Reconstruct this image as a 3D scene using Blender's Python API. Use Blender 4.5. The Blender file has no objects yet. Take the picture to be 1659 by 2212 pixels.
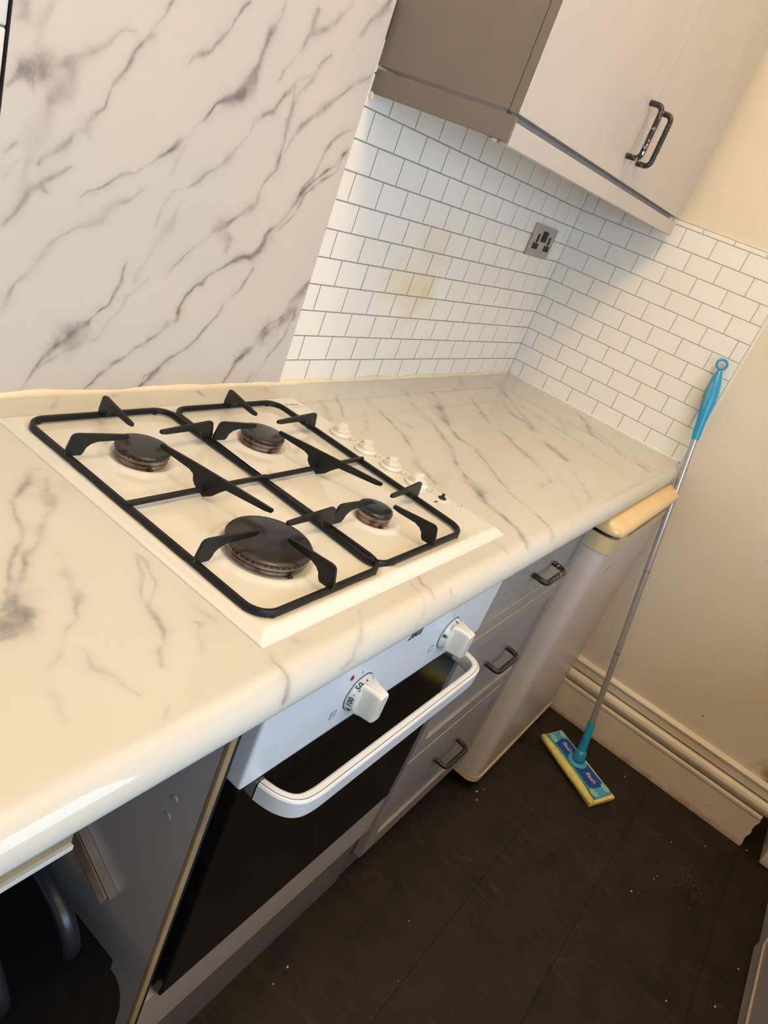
import bpy, bmesh, math, random
import numpy as np
from mathutils import Vector, Matrix, Euler
random.seed(7)
PI = math.pi
S = bpy.context.scene
COL = S.collection

# ------------------------------------------------------------------ camera
cam_d = bpy.data.cameras.new('camera')
cam = bpy.data.objects.new('camera', cam_d); COL.objects.link(cam)
cam.location = (-2.1466, -0.8721, 1.3538)
cam.rotation_euler = (1.108367, -0.349615, -0.931217)
cam_d.sensor_fit = 'HORIZONTAL'; cam_d.sensor_width = 36.0
cam_d.lens = 1564.71 / 1659 * 36.0
cam_d.clip_start = 0.02
S.camera = cam
# ------------------------------------------------------------------ light
S.view_settings.view_transform = 'Standard'
S.view_settings.look = 'None'
S.view_settings.gamma = 1.0
S.view_settings.use_curve_mapping = False
S.view_settings.exposure = 0.0
w = bpy.data.worlds.new('world'); S.world = w; w.use_nodes = True
w.node_tree.nodes['Background'].inputs[0].default_value = (0.62, 0.78, 1.0, 1)
w.node_tree.nodes['Background'].inputs[1].default_value = 0.6
WARM = (1.0, 0.69, 0.34)
for i, (dx, dy) in enumerate(((-.10, -.09), (.10, -.09), (-.10, .09), (.10, .09))):
    l = bpy.data.lights.new('ceiling_spot_bulb', 'POINT'); l.energy = 6.2
    l.color = WARM; l.shadow_soft_size = 0.045
    o = bpy.data.objects.new('ceiling_spot_bulb', l); COL.objects.link(o)
    o.location = (-1.48 + dx, -0.87 + dy, 2.68)
l = bpy.data.lights.new('window_daylight', 'AREA'); l.shape = 'RECTANGLE'
l.size = 1.6; l.size_y = 0.86; l.energy = 23; l.color = (0.52, 0.75, 1.0)
o = bpy.data.objects.new('window_daylight', l); COL.objects.link(o)
o.location = (-1.875, -1.93, 1.38); o.rotation_euler = (PI/2, 0, 0)

l = bpy.data.lights.new('ceiling_bounce_fill', 'AREA'); l.shape = 'RECTANGLE'  # added warm fill imitating light bounced off the ceiling, not a fixture
l.size = 3.2; l.size_y = 1.5; l.energy = 20; l.color = (1.0, 0.75, 0.44)
o = bpy.data.objects.new('ceiling_bounce_fill', l); COL.objects.link(o)
o.location = (-1.6, -1.05, 2.72)

# ------------------------------------------------------------------ helpers
def link(name, me, mat=None, parent=None):
    o = bpy.data.objects.new(name, me); COL.objects.link(o)
    if mat is not None and len(me.materials) == 0: me.materials.append(mat)
    if parent is not None: o.parent = parent
    return o
def tag(o, label=None, cat=None, group=None, kind=None):
    if label: o['label'] = label
    if cat: o['category'] = cat
    if group: o['group'] = group
    if kind: o['kind'] = kind
    return o
def thing(name, label, cat, loc=(0, 0, 0), group=None):
    o = bpy.data.objects.new(name, None); COL.objects.link(o); o.location = loc
    o.empty_display_size = 0.05
    bpy.context.view_layer.update()
    return tag(o, label, cat, group)
def put(o, parent):
    """parent keeping world placement (parents are unrotated empties)"""
    o.parent = parent
    root = parent; off = Vector((0, 0, 0))
    while root is not None:
        off += root.location; root = root.parent
    o.location = o.location - off
    return o
def bm_obj(name, bm, mat, parent=None, smooth=False, origin=None, angle=None):
    me = bpy.data.meshes.new(name)
    bmesh.ops.recalc_face_normals(bm, faces=bm.faces)
    if origin is None:
        vs = [v.co for v in bm.verts]
        origin = Vector(((min(v.x for v in vs)+max(v.x for v in vs))/2, (min(v.y for v in vs)+max(v.y for v in vs))/2, min(v.z for v in vs)))
    origin = Vector(origin)
    bmesh.ops.translate(bm, verts=bm.verts, vec=-origin)
    bm.to_mesh(me); bm.free()
    if smooth:
        for p in me.polygons: p.use_smooth = True
        if angle is not None:
            try: me.set_sharp_from_angle(angle=math.radians(angle))
            except Exception: pass
    if isinstance(mat, (list, tuple)):
        for m in mat: me.materials.append(m)
    else: me.materials.append(mat)
    o = bpy.data.objects.new(name, me); COL.objects.link(o); o.location = origin
    if parent is not None: put(o, parent)
    return o
def add_box(bm, x0, x1, y0, y1, z0, z1, bev=0.0, seg=2):
    r = bmesh.ops.create_cube(bm, size=1.0)
    for v in r['verts']:
        v.co = Vector(((x0+x1)/2 + v.co.x*(x1-x0), (y0+y1)/2 + v.co.y*(y1-y0), (z0+z1)/2 + v.co.z*(z1-z0)))
    if bev > 0:
        es = list({e for v in r['verts'] for e in v.link_edges})
        bmesh.ops.bevel(bm, geom=es, offset=bev, segments=seg, profile=0.5, affect='EDGES')
def box(name, b, mat, parent=None, bev=0.0, seg=2, smooth=None):
    bm = bmesh.new(); add_box(bm, *b, bev=bev, seg=seg)
    return bm_obj(name, bm, mat, parent, smooth=bool(smooth), angle=35)
def add_tube(bm, pts, r, n=12, caps=True, ry=None):
    pts = [Vector(p) for p in pts]
    rs = r if isinstance(r, (list, tuple)) else [r]*len(pts)
    t0 = (pts[1]-pts[0]).normalized()
    up = Vector((0, 0, 1)) if abs(t0.z) < 0.9 else Vector((1, 0, 0))
    nrm = (up - t0*up.dot(t0)).normalized()
    rings = []
    for i, p in enumerate(pts):
        if i == 0: t = t0
        elif i == len(pts)-1: t = (pts[-1]-pts[-2]).normalized()
        else: t = ((pts[i+1]-p).normalized() + (p-pts[i-1]).normalized()).normalized()
        nrm = (nrm - t*nrm.dot(t)).normalized(); b = t.cross(nrm)
        k = rs[i]; kb = k if ry is None else k*ry
        rings.append([bm.verts.new(p + nrm*math.cos(2*PI*j/n)*k + b*math.sin(2*PI*j/n)*kb) for j in range(n)])
    for i in range(len(rings)-1):
        for j in range(n):
            bm.faces.new((rings[i][j], rings[i][(j+1) % n], rings[i+1][(j+1) % n], rings[i+1][j]))
    if caps:
        bm.faces.new(list(reversed(rings[0]))); bm.faces.new(rings[-1])
def round_path(pts, r, n=6):
    pts = [Vector(p) for p in pts]; out = [pts[0]]
    for i in range(1, len(pts)-1):
        a, b, c = pts[i-1], pts[i], pts[i+1]
        u = (a-b).normalized(); v = (c-b).normalized()
        rr = min(r, (a-b).length*.49, (c-b).length*.49)
        p0 = b+u*rr; p1 = b+v*rr
        for k in range(n+1):
            t = k/n
            out.append(p0*(1-t)**2 + b*2*t*(1-t) + p1*t*t)
    out.append(pts[-1]); return out
def add_lathe(bm, prof, c, n=40, axis='z', cap_start=False, cap_end=False):
    """prof: (radius, height) pairs"""
    c = Vector(c); rings = []
    for r, h in prof:
        ring = []
        for j in range(n):
            a = 2*PI*j/n
            if axis == 'z': p = Vector((r*math.cos(a), r*math.sin(a), h))
            elif axis == '-y': p = Vector((r*math.cos(a), -h, r*math.sin(a)))
            ring.append(bm.verts.new(c+p))
        rings.append(ring)
    for i in range(len(rings)-1):
        for j in range(n):
            bm.faces.new((rings[i][j], rings[i][(j+1) % n], rings[i+1][(j+1) % n], rings[i+1][j]))
    if cap_start: bm.faces.new(list(reversed(rings[0])))
    if cap_end: bm.faces.new(rings[-1])
def add_prism(bm, poly, f, d0, d1):
    """extrude 2D poly; f(u, v, d) gives the 3D point"""
    a = [bm.verts.new(f(u, v, d0)) for u, v in poly]
    b = [bm.verts.new(f(u, v, d1)) for u, v in poly]
    n = len(poly)
    for i in range(n): bm.faces.new((a[i], a[(i+1) % n], b[(i+1) % n], b[i]))
    bm.faces.new(list(reversed(a))); bm.faces.new(b)
def rrect(w, h, r, n=6):
    out = []
    for cx, cy, a0 in ((w/2-r, h/2-r, 0), (-w/2+r, h/2-r, PI/2), (-w/2+r, -h/2+r, PI), (w/2-r, -h/2+r, 1.5*PI)):
        for k in range(n+1):
            a = a0 + k/n*PI/2
            out.append((cx+r*math.cos(a), cy+r*math.sin(a)))
    return out
def text_obj(name, s, size, mat, M, parent=None, shear=0.0, sx=1.0, extrude=0.00015, bold=0.0):
    c = bpy.data.curves.new(name, 'FONT'); c.body = s; c.size = size; c.shear = shear
    c.align_x = 'CENTER'; c.align_y = 'CENTER'; c.extrude = extrude; c.offset = bold; c.resolution_u = 3
    o = bpy.data.objects.new(name, c); COL.objects.link(o)
    dg = bpy.context.evaluated_depsgraph_get()
    me = bpy.data.meshes.new_from_object(o.evaluated_get(dg))
    bpy.data.objects.remove(o); bpy.data.curves.remove(c)
    me.transform(Matrix.Scale(sx, 4, Vector((1, 0, 0))))
    loc = M.to_translation(); R3 = M.to_3x3().to_4x4()
    me.transform(R3)
    me.materials.clear(); me.materials.append(mat)
    o = bpy.data.objects.new(name, me); COL.objects.link(o); o.location = loc
    if parent is not None: put(o, parent)
    return o
def frame(loc, xdir, ydir):
    x = Vector(xdir).normalized(); y = Vector(ydir); y = (y-x*y.dot(x)).normalized(); z = x.cross(y)
    M = Matrix((x, y, z)).transposed().to_4x4(); M.translation = Vector(loc); return M

# ------------------------------------------------------------------ materials
def new_mat(name):
    m = bpy.data.materials.new(name); m.use_nodes = True
    nt = m.node_tree; b = nt.nodes['Principled BSDF']
    return m, nt, b
def N(nt, t, **k):
    n = nt.nodes.new(t)
    for a, v in k.items(): setattr(n, a, v)
    return n
def mix(nt, fac, a, b, mode='MIX'):
    n = nt.nodes.new('ShaderNodeMix'); n.data_type = 'RGBA'; n.blend_type = mode
    for s, v in ((0, fac), (6, a), (7, b)):
        if hasattr(v, 'is_output'): nt.links.new(v, n.inputs[s])
        elif s == 0: n.inputs[s].default_value = v
        else: n.inputs[s].default_value = (*v[:3], 1)
    return n.outputs[2]
def noise(nt, scale, detail=4, rough=.5, coord=None, stretch=None, dist=0.0):
    if coord is None:
        g = N(nt, 'ShaderNodeNewGeometry'); coord = g.outputs['Position']
    if stretch:
        mp = N(nt, 'ShaderNodeMapping'); mp.inputs['Scale'].default_value = stretch
        nt.links.new(coord, mp.inputs['Vector']); coord = mp.outputs[0]
    n = N(nt, 'ShaderNodeTexNoise'); n.inputs['Scale'].default_value = scale
    n.inputs['Detail'].default_value = detail; n.inputs['Roughness'].default_value = rough
    n.inputs['Distortion'].default_value = dist
    nt.links.new(coord, n.inputs['Vector']); return n.outputs[0]
def ramp(nt, v, stops):
    r = N(nt, 'ShaderNodeValToRGB'); e = r.color_ramp.elements
    e[0].position, e[0].color = stops[0][0], (*[stops[0][1]]*3, 1)
    e[1].position, e[1].color = stops[-1][0], (*[stops[-1][1]]*3, 1)
    for p, c in stops[1:-1]:
        k = e.new(p); k.color = (c, c, c, 1)
    nt.links.new(v, r.inputs[0]); return r.outputs[0]
def bump(nt, b, h, strength=.1, dist=.002):
    n = N(nt, 'ShaderNodeBump'); n.inputs['Strength'].default_value = strength
    n.inputs['Distance'].default_value = dist
    nt.links.new(h, n.inputs['Height']); nt.links.new(n.outputs[0], b.inputs['Normal'])
def simple(name, col, rough=.5, metal=0.0, var=.06, vscale=14, coat=0.0, bmp=0.0, bscale=60, spec=None, dark=None):
    m, nt, b = new_mat(name)
    n = noise(nt, vscale, 4)
    f = ramp(nt, n, ((.3, 0), (.7, 1)))
    lo = tuple(c*(1-var) for c in col) if dark is None else dark
    c = mix(nt, f, lo, tuple(min(1, c*(1+var)) for c in col))
    nt.links.new(c, b.inputs['Base Color'])
    b.inputs['Roughness'].default_value = rough; b.inputs['Metallic'].default_value = metal
    if coat: b.inputs['Coat Weight'].default_value = coat; b.inputs['Coat Roughness'].default_value = .08
    if spec is not None: b.inputs['Specular IOR Level'].default_value = spec
    if bmp: bump(nt, b, noise(nt, bscale, 5), bmp, .001)
    return m
def marble(name, base, vein, rough, cloud, amt=1.0):
    m, nt, b = new_mat(name)
    at = N(nt, 'ShaderNodeAttribute'); at.attribute_name = 'vein'
    n1 = noise(nt, 38, 4, .6); n1 = ramp(nt, n1, ((.30, .45), (.65, 1)))
    mu = N(nt, 'ShaderNodeMath', operation='MULTIPLY'); mu.use_clamp = True
    nt.links.new(at.outputs['Fac'], mu.inputs[0]); nt.links.new(n1, mu.inputs[1])
    mu2 = N(nt, 'ShaderNodeMath', operation='MULTIPLY'); nt.links.new(mu.outputs[0], mu2.inputs[0]); mu2.inputs[1].default_value = amt
    mu2.use_clamp = True
    n2 = ramp(nt, noise(nt, 3.2, 3, .5), ((.35, 0), (.7, 1)))
    c = mix(nt, n2, base, cloud)
    c = mix(nt, mu2.outputs[0], c, vein)
    nt.links.new(c, b.inputs['Base Color'])
    b.inputs['Roughness'].default_value = rough
    b.inputs['Specular IOR Level'].default_value = .5
    return m
M_top = marble('marble_laminate', (.60, .585, .545), (.235, .215, .215), .06, (.585, .555, .48))
M_panel = marble('marble_splashback', (.635, .60, .545), (.225, .195, .195), .15, (.60, .575, .545), 1.15)
def tile_mat():
    m, nt, b = new_mat('white_tile')
    oi = N(nt, 'ShaderNodeObjectInfo')
    c = mix(nt, oi.outputs['Random'], (.91, .885, .82), (.93, .91, .86))
    g = N(nt, 'ShaderNodeNewGeometry')
    # yellow splash stains left on the glaze behind the hob
    for (px, pz, r, k) in ((-.735, 1.115, .055, .55), (-.665, 1.115, .05, .7), (-.70, 1.06, .05, .3), (-.69, 1.20, .11, .30), (-.80, 1.13, .06, .35)):
        v = N(nt, 'ShaderNodeVectorMath', operation='DISTANCE'); v.inputs[1].default_value = (px, 0, pz)
        nt.links.new(g.outputs['Position'], v.inputs[0])
        nn = noise(nt, 22, 3)
        ad = N(nt, 'ShaderNodeMath', operation='MULTIPLY_ADD'); nt.links.new(nn, ad.inputs[0]); ad.inputs[1].default_value = .05; 
        nt.links.new(v.outputs['Value'], ad.inputs[2])
        f = ramp(nt, ad.outputs[0], ((.02, k), (r+.03, 0)))
        c = mix(nt, f, c, (.80, .60, .22))
    nt.links.new(c, b.inputs['Base Color'])
    b.inputs['Roughness'].default_value = .22
    bump(nt, b, noise(nt, 18, 2), .06, .004)
    return m
M_tile = tile_mat()
M_tile2 = simple('glossy_tile', (.80, .80, .80), .08, var=.04)
M_grout = simple('grey_grout', (.43, .435, .38), .9, var=.15, vscale=60)
M_seal = simple('cream_sealant', (.86, .76, .58), .4, var=.06)
M_sealw = simple('white_edge_strip', (.86, .83, .76), .35, var=.03)
M_paint = simple('cream_wall_paint', (.82, .73, .58), .55, var=.045, vscale=3.5, bmp=.15, bscale=9)
def wall_mat():
    m, nt, b = new_mat('cream_wall_paint_marked')
    f = ramp(nt, noise(nt, 3.0, 4), ((.3, 0), (.7, 1)))
    c = mix(nt, f, (.78, .68, .54), (.83, .76, .64))
    sp = ramp(nt, noise(nt, 42, 1, .3), ((.79, 0), (.81, 1)))
    c = mix(nt, sp, c, (.30, .20, .12))
    g = N(nt, 'ShaderNodeNewGeometry')
    # dirt and flaking plaster at the bottom end of the wall
    v = N(nt, 'ShaderNodeVectorMath', operation='DISTANCE'); v.inputs[1].default_value = (0, -1.285, .215)
    nt.links.new(g.outputs['Position'], v.inputs[0])
    ad = N(nt, 'ShaderNodeMath', operation='MULTIPLY_ADD'); nt.links.new(noise(nt, 26, 5), ad.inputs[0]); ad.inputs[1].default_value = .14
    nt.links.new(v.outputs['Value'], ad.inputs[2])
    f2 = ramp(nt, ad.outputs[0], ((.10, .95), (.17, 0)))
    c = mix(nt, f2, c, (.22, .13, .06))
    nt.links.new(c, b.inputs['Base Color']); b.inputs['Roughness'].default_value = .45
    bump(nt, b, noise(nt, 9, 4), .2, .004)
    return m
M_wall = wall_mat()
def skirt_mat():
    m, nt, b = new_mat('cream_skirting_paint')
    f = ramp(nt, noise(nt, 8, 4), ((.3, 0), (.7, 1)))
    c = mix(nt, f, (.76, .66, .52), (.82, .75, .64))
    g = N(nt, 'ShaderNodeNewGeometry'); sx = N(nt, 'ShaderNodeSeparateXYZ'); nt.links.new(g.outputs['Position'], sx.inputs[0])
    ad = N(nt, 'ShaderNodeMath', operation='MULTIPLY_ADD'); nt.links.new(noise(nt, 30, 5), ad.inputs[0]); ad.inputs[1].default_value = .05
    nt.links.new(sx.outputs['Z'], ad.inputs[2])
    f2 = ramp(nt, ad.outputs[0], ((.022, .75), (.045, 0)))
    c = mix(nt, f2, c, (.40, .25, .13))
    sp = ramp(nt, noise(nt, 50, 2, .3), ((.79, 0), (.81, .8)))
    c = mix(nt, sp, c, (.30, .20, .12))
    nt.links.new(c, b.inputs['Base Color']); b.inputs['Roughness'].default_value = .4
    return m
M_skirt = skirt_mat()
def floor_mat():
    m, nt, b = new_mat('dark_brown_vinyl')
    f = ramp(nt, noise(nt, 7, 6, .6, stretch=(1.3, 1.8, 1)), ((.35, 0), (.75, 1)))
    c = mix(nt, f, (.009, .0065, .0045), (.027, .019, .013))
    f2 = ramp(nt, noise(nt, 9, 5, .6, stretch=(3.5, 1.0, 1), dist=2.0), ((.55, 0), (.72, .45)))
    c = mix(nt, f2, c, (.065, .046, .032))
    sp = ramp(nt, noise(nt, 95, 1, .3), ((.84, 0), (.86, 1)))
    c = mix(nt, sp, c, (.40, .30, .20))
    nt.links.new(c, b.inputs['Base Color'])
    b.inputs['Roughness'].default_value = .5; b.inputs['Specular IOR Level'].default_value = .3
    bump(nt, b, noise(nt, 40, 4), .12, .002)
    return m
M_floor = floor_mat()
M_enamel = simple('cream_white_enamel', (.71, .69, .635), .10, var=.02, coat=.3)
M_knobw = simple('white_plastic_knob', (.74, .71, .645), .25, var=.02, coat=.3)
M_cast = simple('black_cast_iron', (.008, .0075, .007), .45, var=.4, vscale=60, bmp=.2, bscale=120, spec=.35)
def cap_mat():
    m, nt, b = new_mat('worn_black_burner_cap')
    f = ramp(nt, noise(nt, 28, 6, .6, stretch=(1, 4, 1)), ((.35, 0), (.75, 1)))
    c = mix(nt, f, (.012, .010, .009), (.034, .027, .023))
    nt.links.new(c, b.inputs['Base Color']); b.inputs['Roughness'].default_value = .27
    bump(nt, b, noise(nt, 60, 5), .12, .001)
    return m
M_cap = cap_mat()
M_capgloss = simple('glossy_black_cap', (.020, .022, .024), .12, var=.3)
def burner_mat():
    m, nt, b = new_mat('scorched_burner_ring')
    f = ramp(nt, noise(nt, 45, 5), ((.38, 0), (.62, 1)))
    c = mix(nt, f, (.10, .045, .022), (.36, .27, .21))
    nt.links.new(c, b.inputs['Base Color']); b.inputs['Roughness'].default_value = .45; b.inputs['Metallic'].default_value = .45
    return m
M_ring = burner_mat()
M_black = simple('matt_black', (.008, .008, .009), .6, var=.2)
M_print = simple('black_print', (.015, .015, .018), .6, var=.1)
M_red = simple('red_lamp_lens', (.35, .012, .012), .25, var=.1)
M_redmark = simple('red_print', (.55, .12, .05), .5, var=.1)
M_fascia = simple('white_oven_enamel', (.71, .74, .77), .28, var=.03, vscale=5)
M_handle = simple('white_oven_handle', (.72, .735, .75), .32, var=.04, vscale=8)
M_glass = simple('black_oven_glass', (.004, .004, .004), .16, var=.1)
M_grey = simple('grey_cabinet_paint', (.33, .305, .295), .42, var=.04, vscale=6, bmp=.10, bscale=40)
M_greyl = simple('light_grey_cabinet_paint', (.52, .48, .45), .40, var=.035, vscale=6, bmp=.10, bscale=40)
M_greyshade = simple('shaded_side_grey', (.18, .158, .135), .42, var=.04)  # darker copy of the cabinet grey: shade painted onto left-facing sides
M_greyd = simple('end_panel_grey', (.43, .425, .45), .35, var=.03, vscale=5)
M_filler = simple('filler_board_taupe', (.45, .385, .325), .5, var=.03)
M_plinth = simple('grey_plinth', (.20, .178, .162), .5, var=.05)
M_paleedge = simple('pale_edge_line', (.60, .47, .33), .5, var=.15, vscale=80)  # pale tone painted as drawer recess highlights, also on top edges and beads
M_edge = simple('stained_edge_strip', (.44, .31, .15), .4, var=.25, vscale=9, dark=(.22, .16, .11))
def chip_mat():
    m, nt, b = new_mat('chipped_black_handle')
    g = N(nt, 'ShaderNodeNewGeometry')
    f = ramp(nt, noise(nt, 130, 4, .7), ((.565, 0), (.60, 1)))
    at = N(nt, 'ShaderNodeAttribute'); at.attribute_name = 'wear'
    mu = N(nt, 'ShaderNodeMath', operation='MULTIPLY'); nt.links.new(f, mu.inputs[0]); nt.links.new(at.outputs['Fac'], mu.inputs[1])
    c = mix(nt, mu.outputs[0], (.022, .018, .016), (.72, .60, .48))
    nt.links.new(c, b.inputs['Base Color']); nt.links.new(mu.outputs[0], b.inputs['Metallic'])
    b.inputs['Roughness'].default_value = .38
    return m
M_chip = chip_mat()
M_fridge = simple('white_fridge_enamel', (.62, .55, .50), .3, var=.05, vscale=4)
M_yellow = simple('yellowed_plastic', (.84, .61, .30), .25, var=.05, vscale=6, coat=.3)
M_yellowd = simple('yellowed_plastic_dull', (.70, .55, .32), .35, var=.05, vscale=6)
M_steel = simple('brushed_steel', (.50, .46, .43), .38, metal=.75, var=.08, vscale=9)
M_chrome = simple('shiny_metal', (.58, .53, .50), .26, metal=1, var=.15, vscale=20)
M_pole = simple('grey_aluminium_pole', (.55, .53, .52), .3, metal=.65, var=.04)
M_blue = simple('cyan_plastic', (.018, .33, .62), .28, var=.05, coat=.2)
M_blueg = simple('blue_grey_rubber_grip', (.10, .33, .44), .5, var=.05)
M_blue2 = simple('royal_blue_plastic', (.003, .07, .38), .35, var=.06)
M_lblue = simple('light_blue_plastic', (.06, .40, .72), .35, var=.06)
M_pale = simple('pale_clip_rubber', (.30, .56, .56), .5, var=.08, vscale=150)
M_cloth = simple('yellow_microfibre', (.78, .70, .24), .9, var=.10, vscale=50, bmp=.4, bscale=200)
M_label = simple('white_pink_print', (.80, .62, .66), .5, var=.1)
M_blackfab = simple('black_fabric', (.0025, .0025, .003), .9, var=.4, vscale=30, bmp=.5, bscale=250, spec=.15)
M_blackpl = simple('black_vinyl_armrest', (.012, .013, .020), .28, var=.2)
M_crumb = simple('crumbs', (.55, .44, .30), .8, var=.3, vscale=90)
M_batten = simple('white_batten', (.72, .68, .60), .5, var=.05)
M_ceil = simple('white_ceiling', (.85, .83, .79), .7, var=.02)
M_paintd = simple('tan_wall_paint', (.62, .54, .43), .6, var=.03)
M_dark = simple('dark_void', (.02, .016, .013), .9, var=.2)

# ------------------------------------------------------------------ vein masks
rng = np.random.RandomState(4)
def wave_noise(x, y, freq, octaves=3):
    """lattice value noise, roughly -1.5..1.5"""
    out = np.zeros_like(x); amp = 1.0
    for k in range(octaves):
        f = freq*2**k; tab = rng.uniform(-1, 1, (256, 256)); ox, oy = rng.uniform(0, 99, 2)
        u = x*f+ox+500; v = y*f+oy+500; iu = np.floor(u).astype(int); iv = np.floor(v).astype(int)
        fu = u-iu; fv = v-iv; fu = fu*fu*(3-2*fu); fv = fv*fv*(3-2*fv)
        g = lambda a, b: tab[a & 255, b & 255]
        out += amp*((g(iu, iv)*(1-fu)+g(iu+1, iv)*fu)*(1-fv)+(g(iu, iv+1)*(1-fu)+g(iu+1, iv+1)*fu)*fv)
        amp *= .5
    return out*1.5
def vein_mask(x, y, veins, amp=.0025, wmul=1.0):
    wx = x + wave_noise(x, y, 25)*amp*1.2
    wy = y + wave_noise(x, y, 25)*amp*1.2
    wid = 1 + .6*wave_noise(x, y, 22)
    wid = np.clip(wid, .25, 2.2)
    inten = np.clip(.85+.40*wave_noise(x, y, 30, 4), .12, 1.25)
    m = np.zeros_like(x)
    for pts, wd, it in veins:
        wd = wd*wmul*1.0
        mar = wd*6+.02
        px = [p[0] for p in pts]; py = [p[1] for p in pts]
        idx = np.where((x > min(px)-mar) & (x < max(px)+mar) & (y > min(py)-mar) & (y < max(py)+mar))[0]
        if len(idx) == 0: continue
        X = wx[idx]; Y = wy[idx]; d = np.full(len(idx), 9.0)
        nseg = len(pts)-1; tt = np.zeros(len(idx))
        for k in range(nseg):
            ax, ay = pts[k]; bx, by = pts[k+1]; vx, vy = bx-ax, by-ay; L = vx*vx+vy*vy+1e-12
            t = np.clip(((X-ax)*vx+(Y-ay)*vy)/L, 0, 1)
            dd = np.hypot(X-ax-t*vx, Y-ay-t*vy)
            u = dd < d; d[u] = dd[u]; tt[u] = (k+t[u])/nseg
        taper = .45+.55*np.sin(np.clip(tt, 0, 1)*PI)**.5
        ww = wd*wid[idx]*taper
        v = it*inten[idx]*(np.exp(-(d/ww)**2)*.95 + .24*np.exp(-(d/(ww*1.6+.004))**2))
        m[idx] = 1-(1-m[idx])*(1-np.clip(v, 0, .95))
    return m
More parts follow.
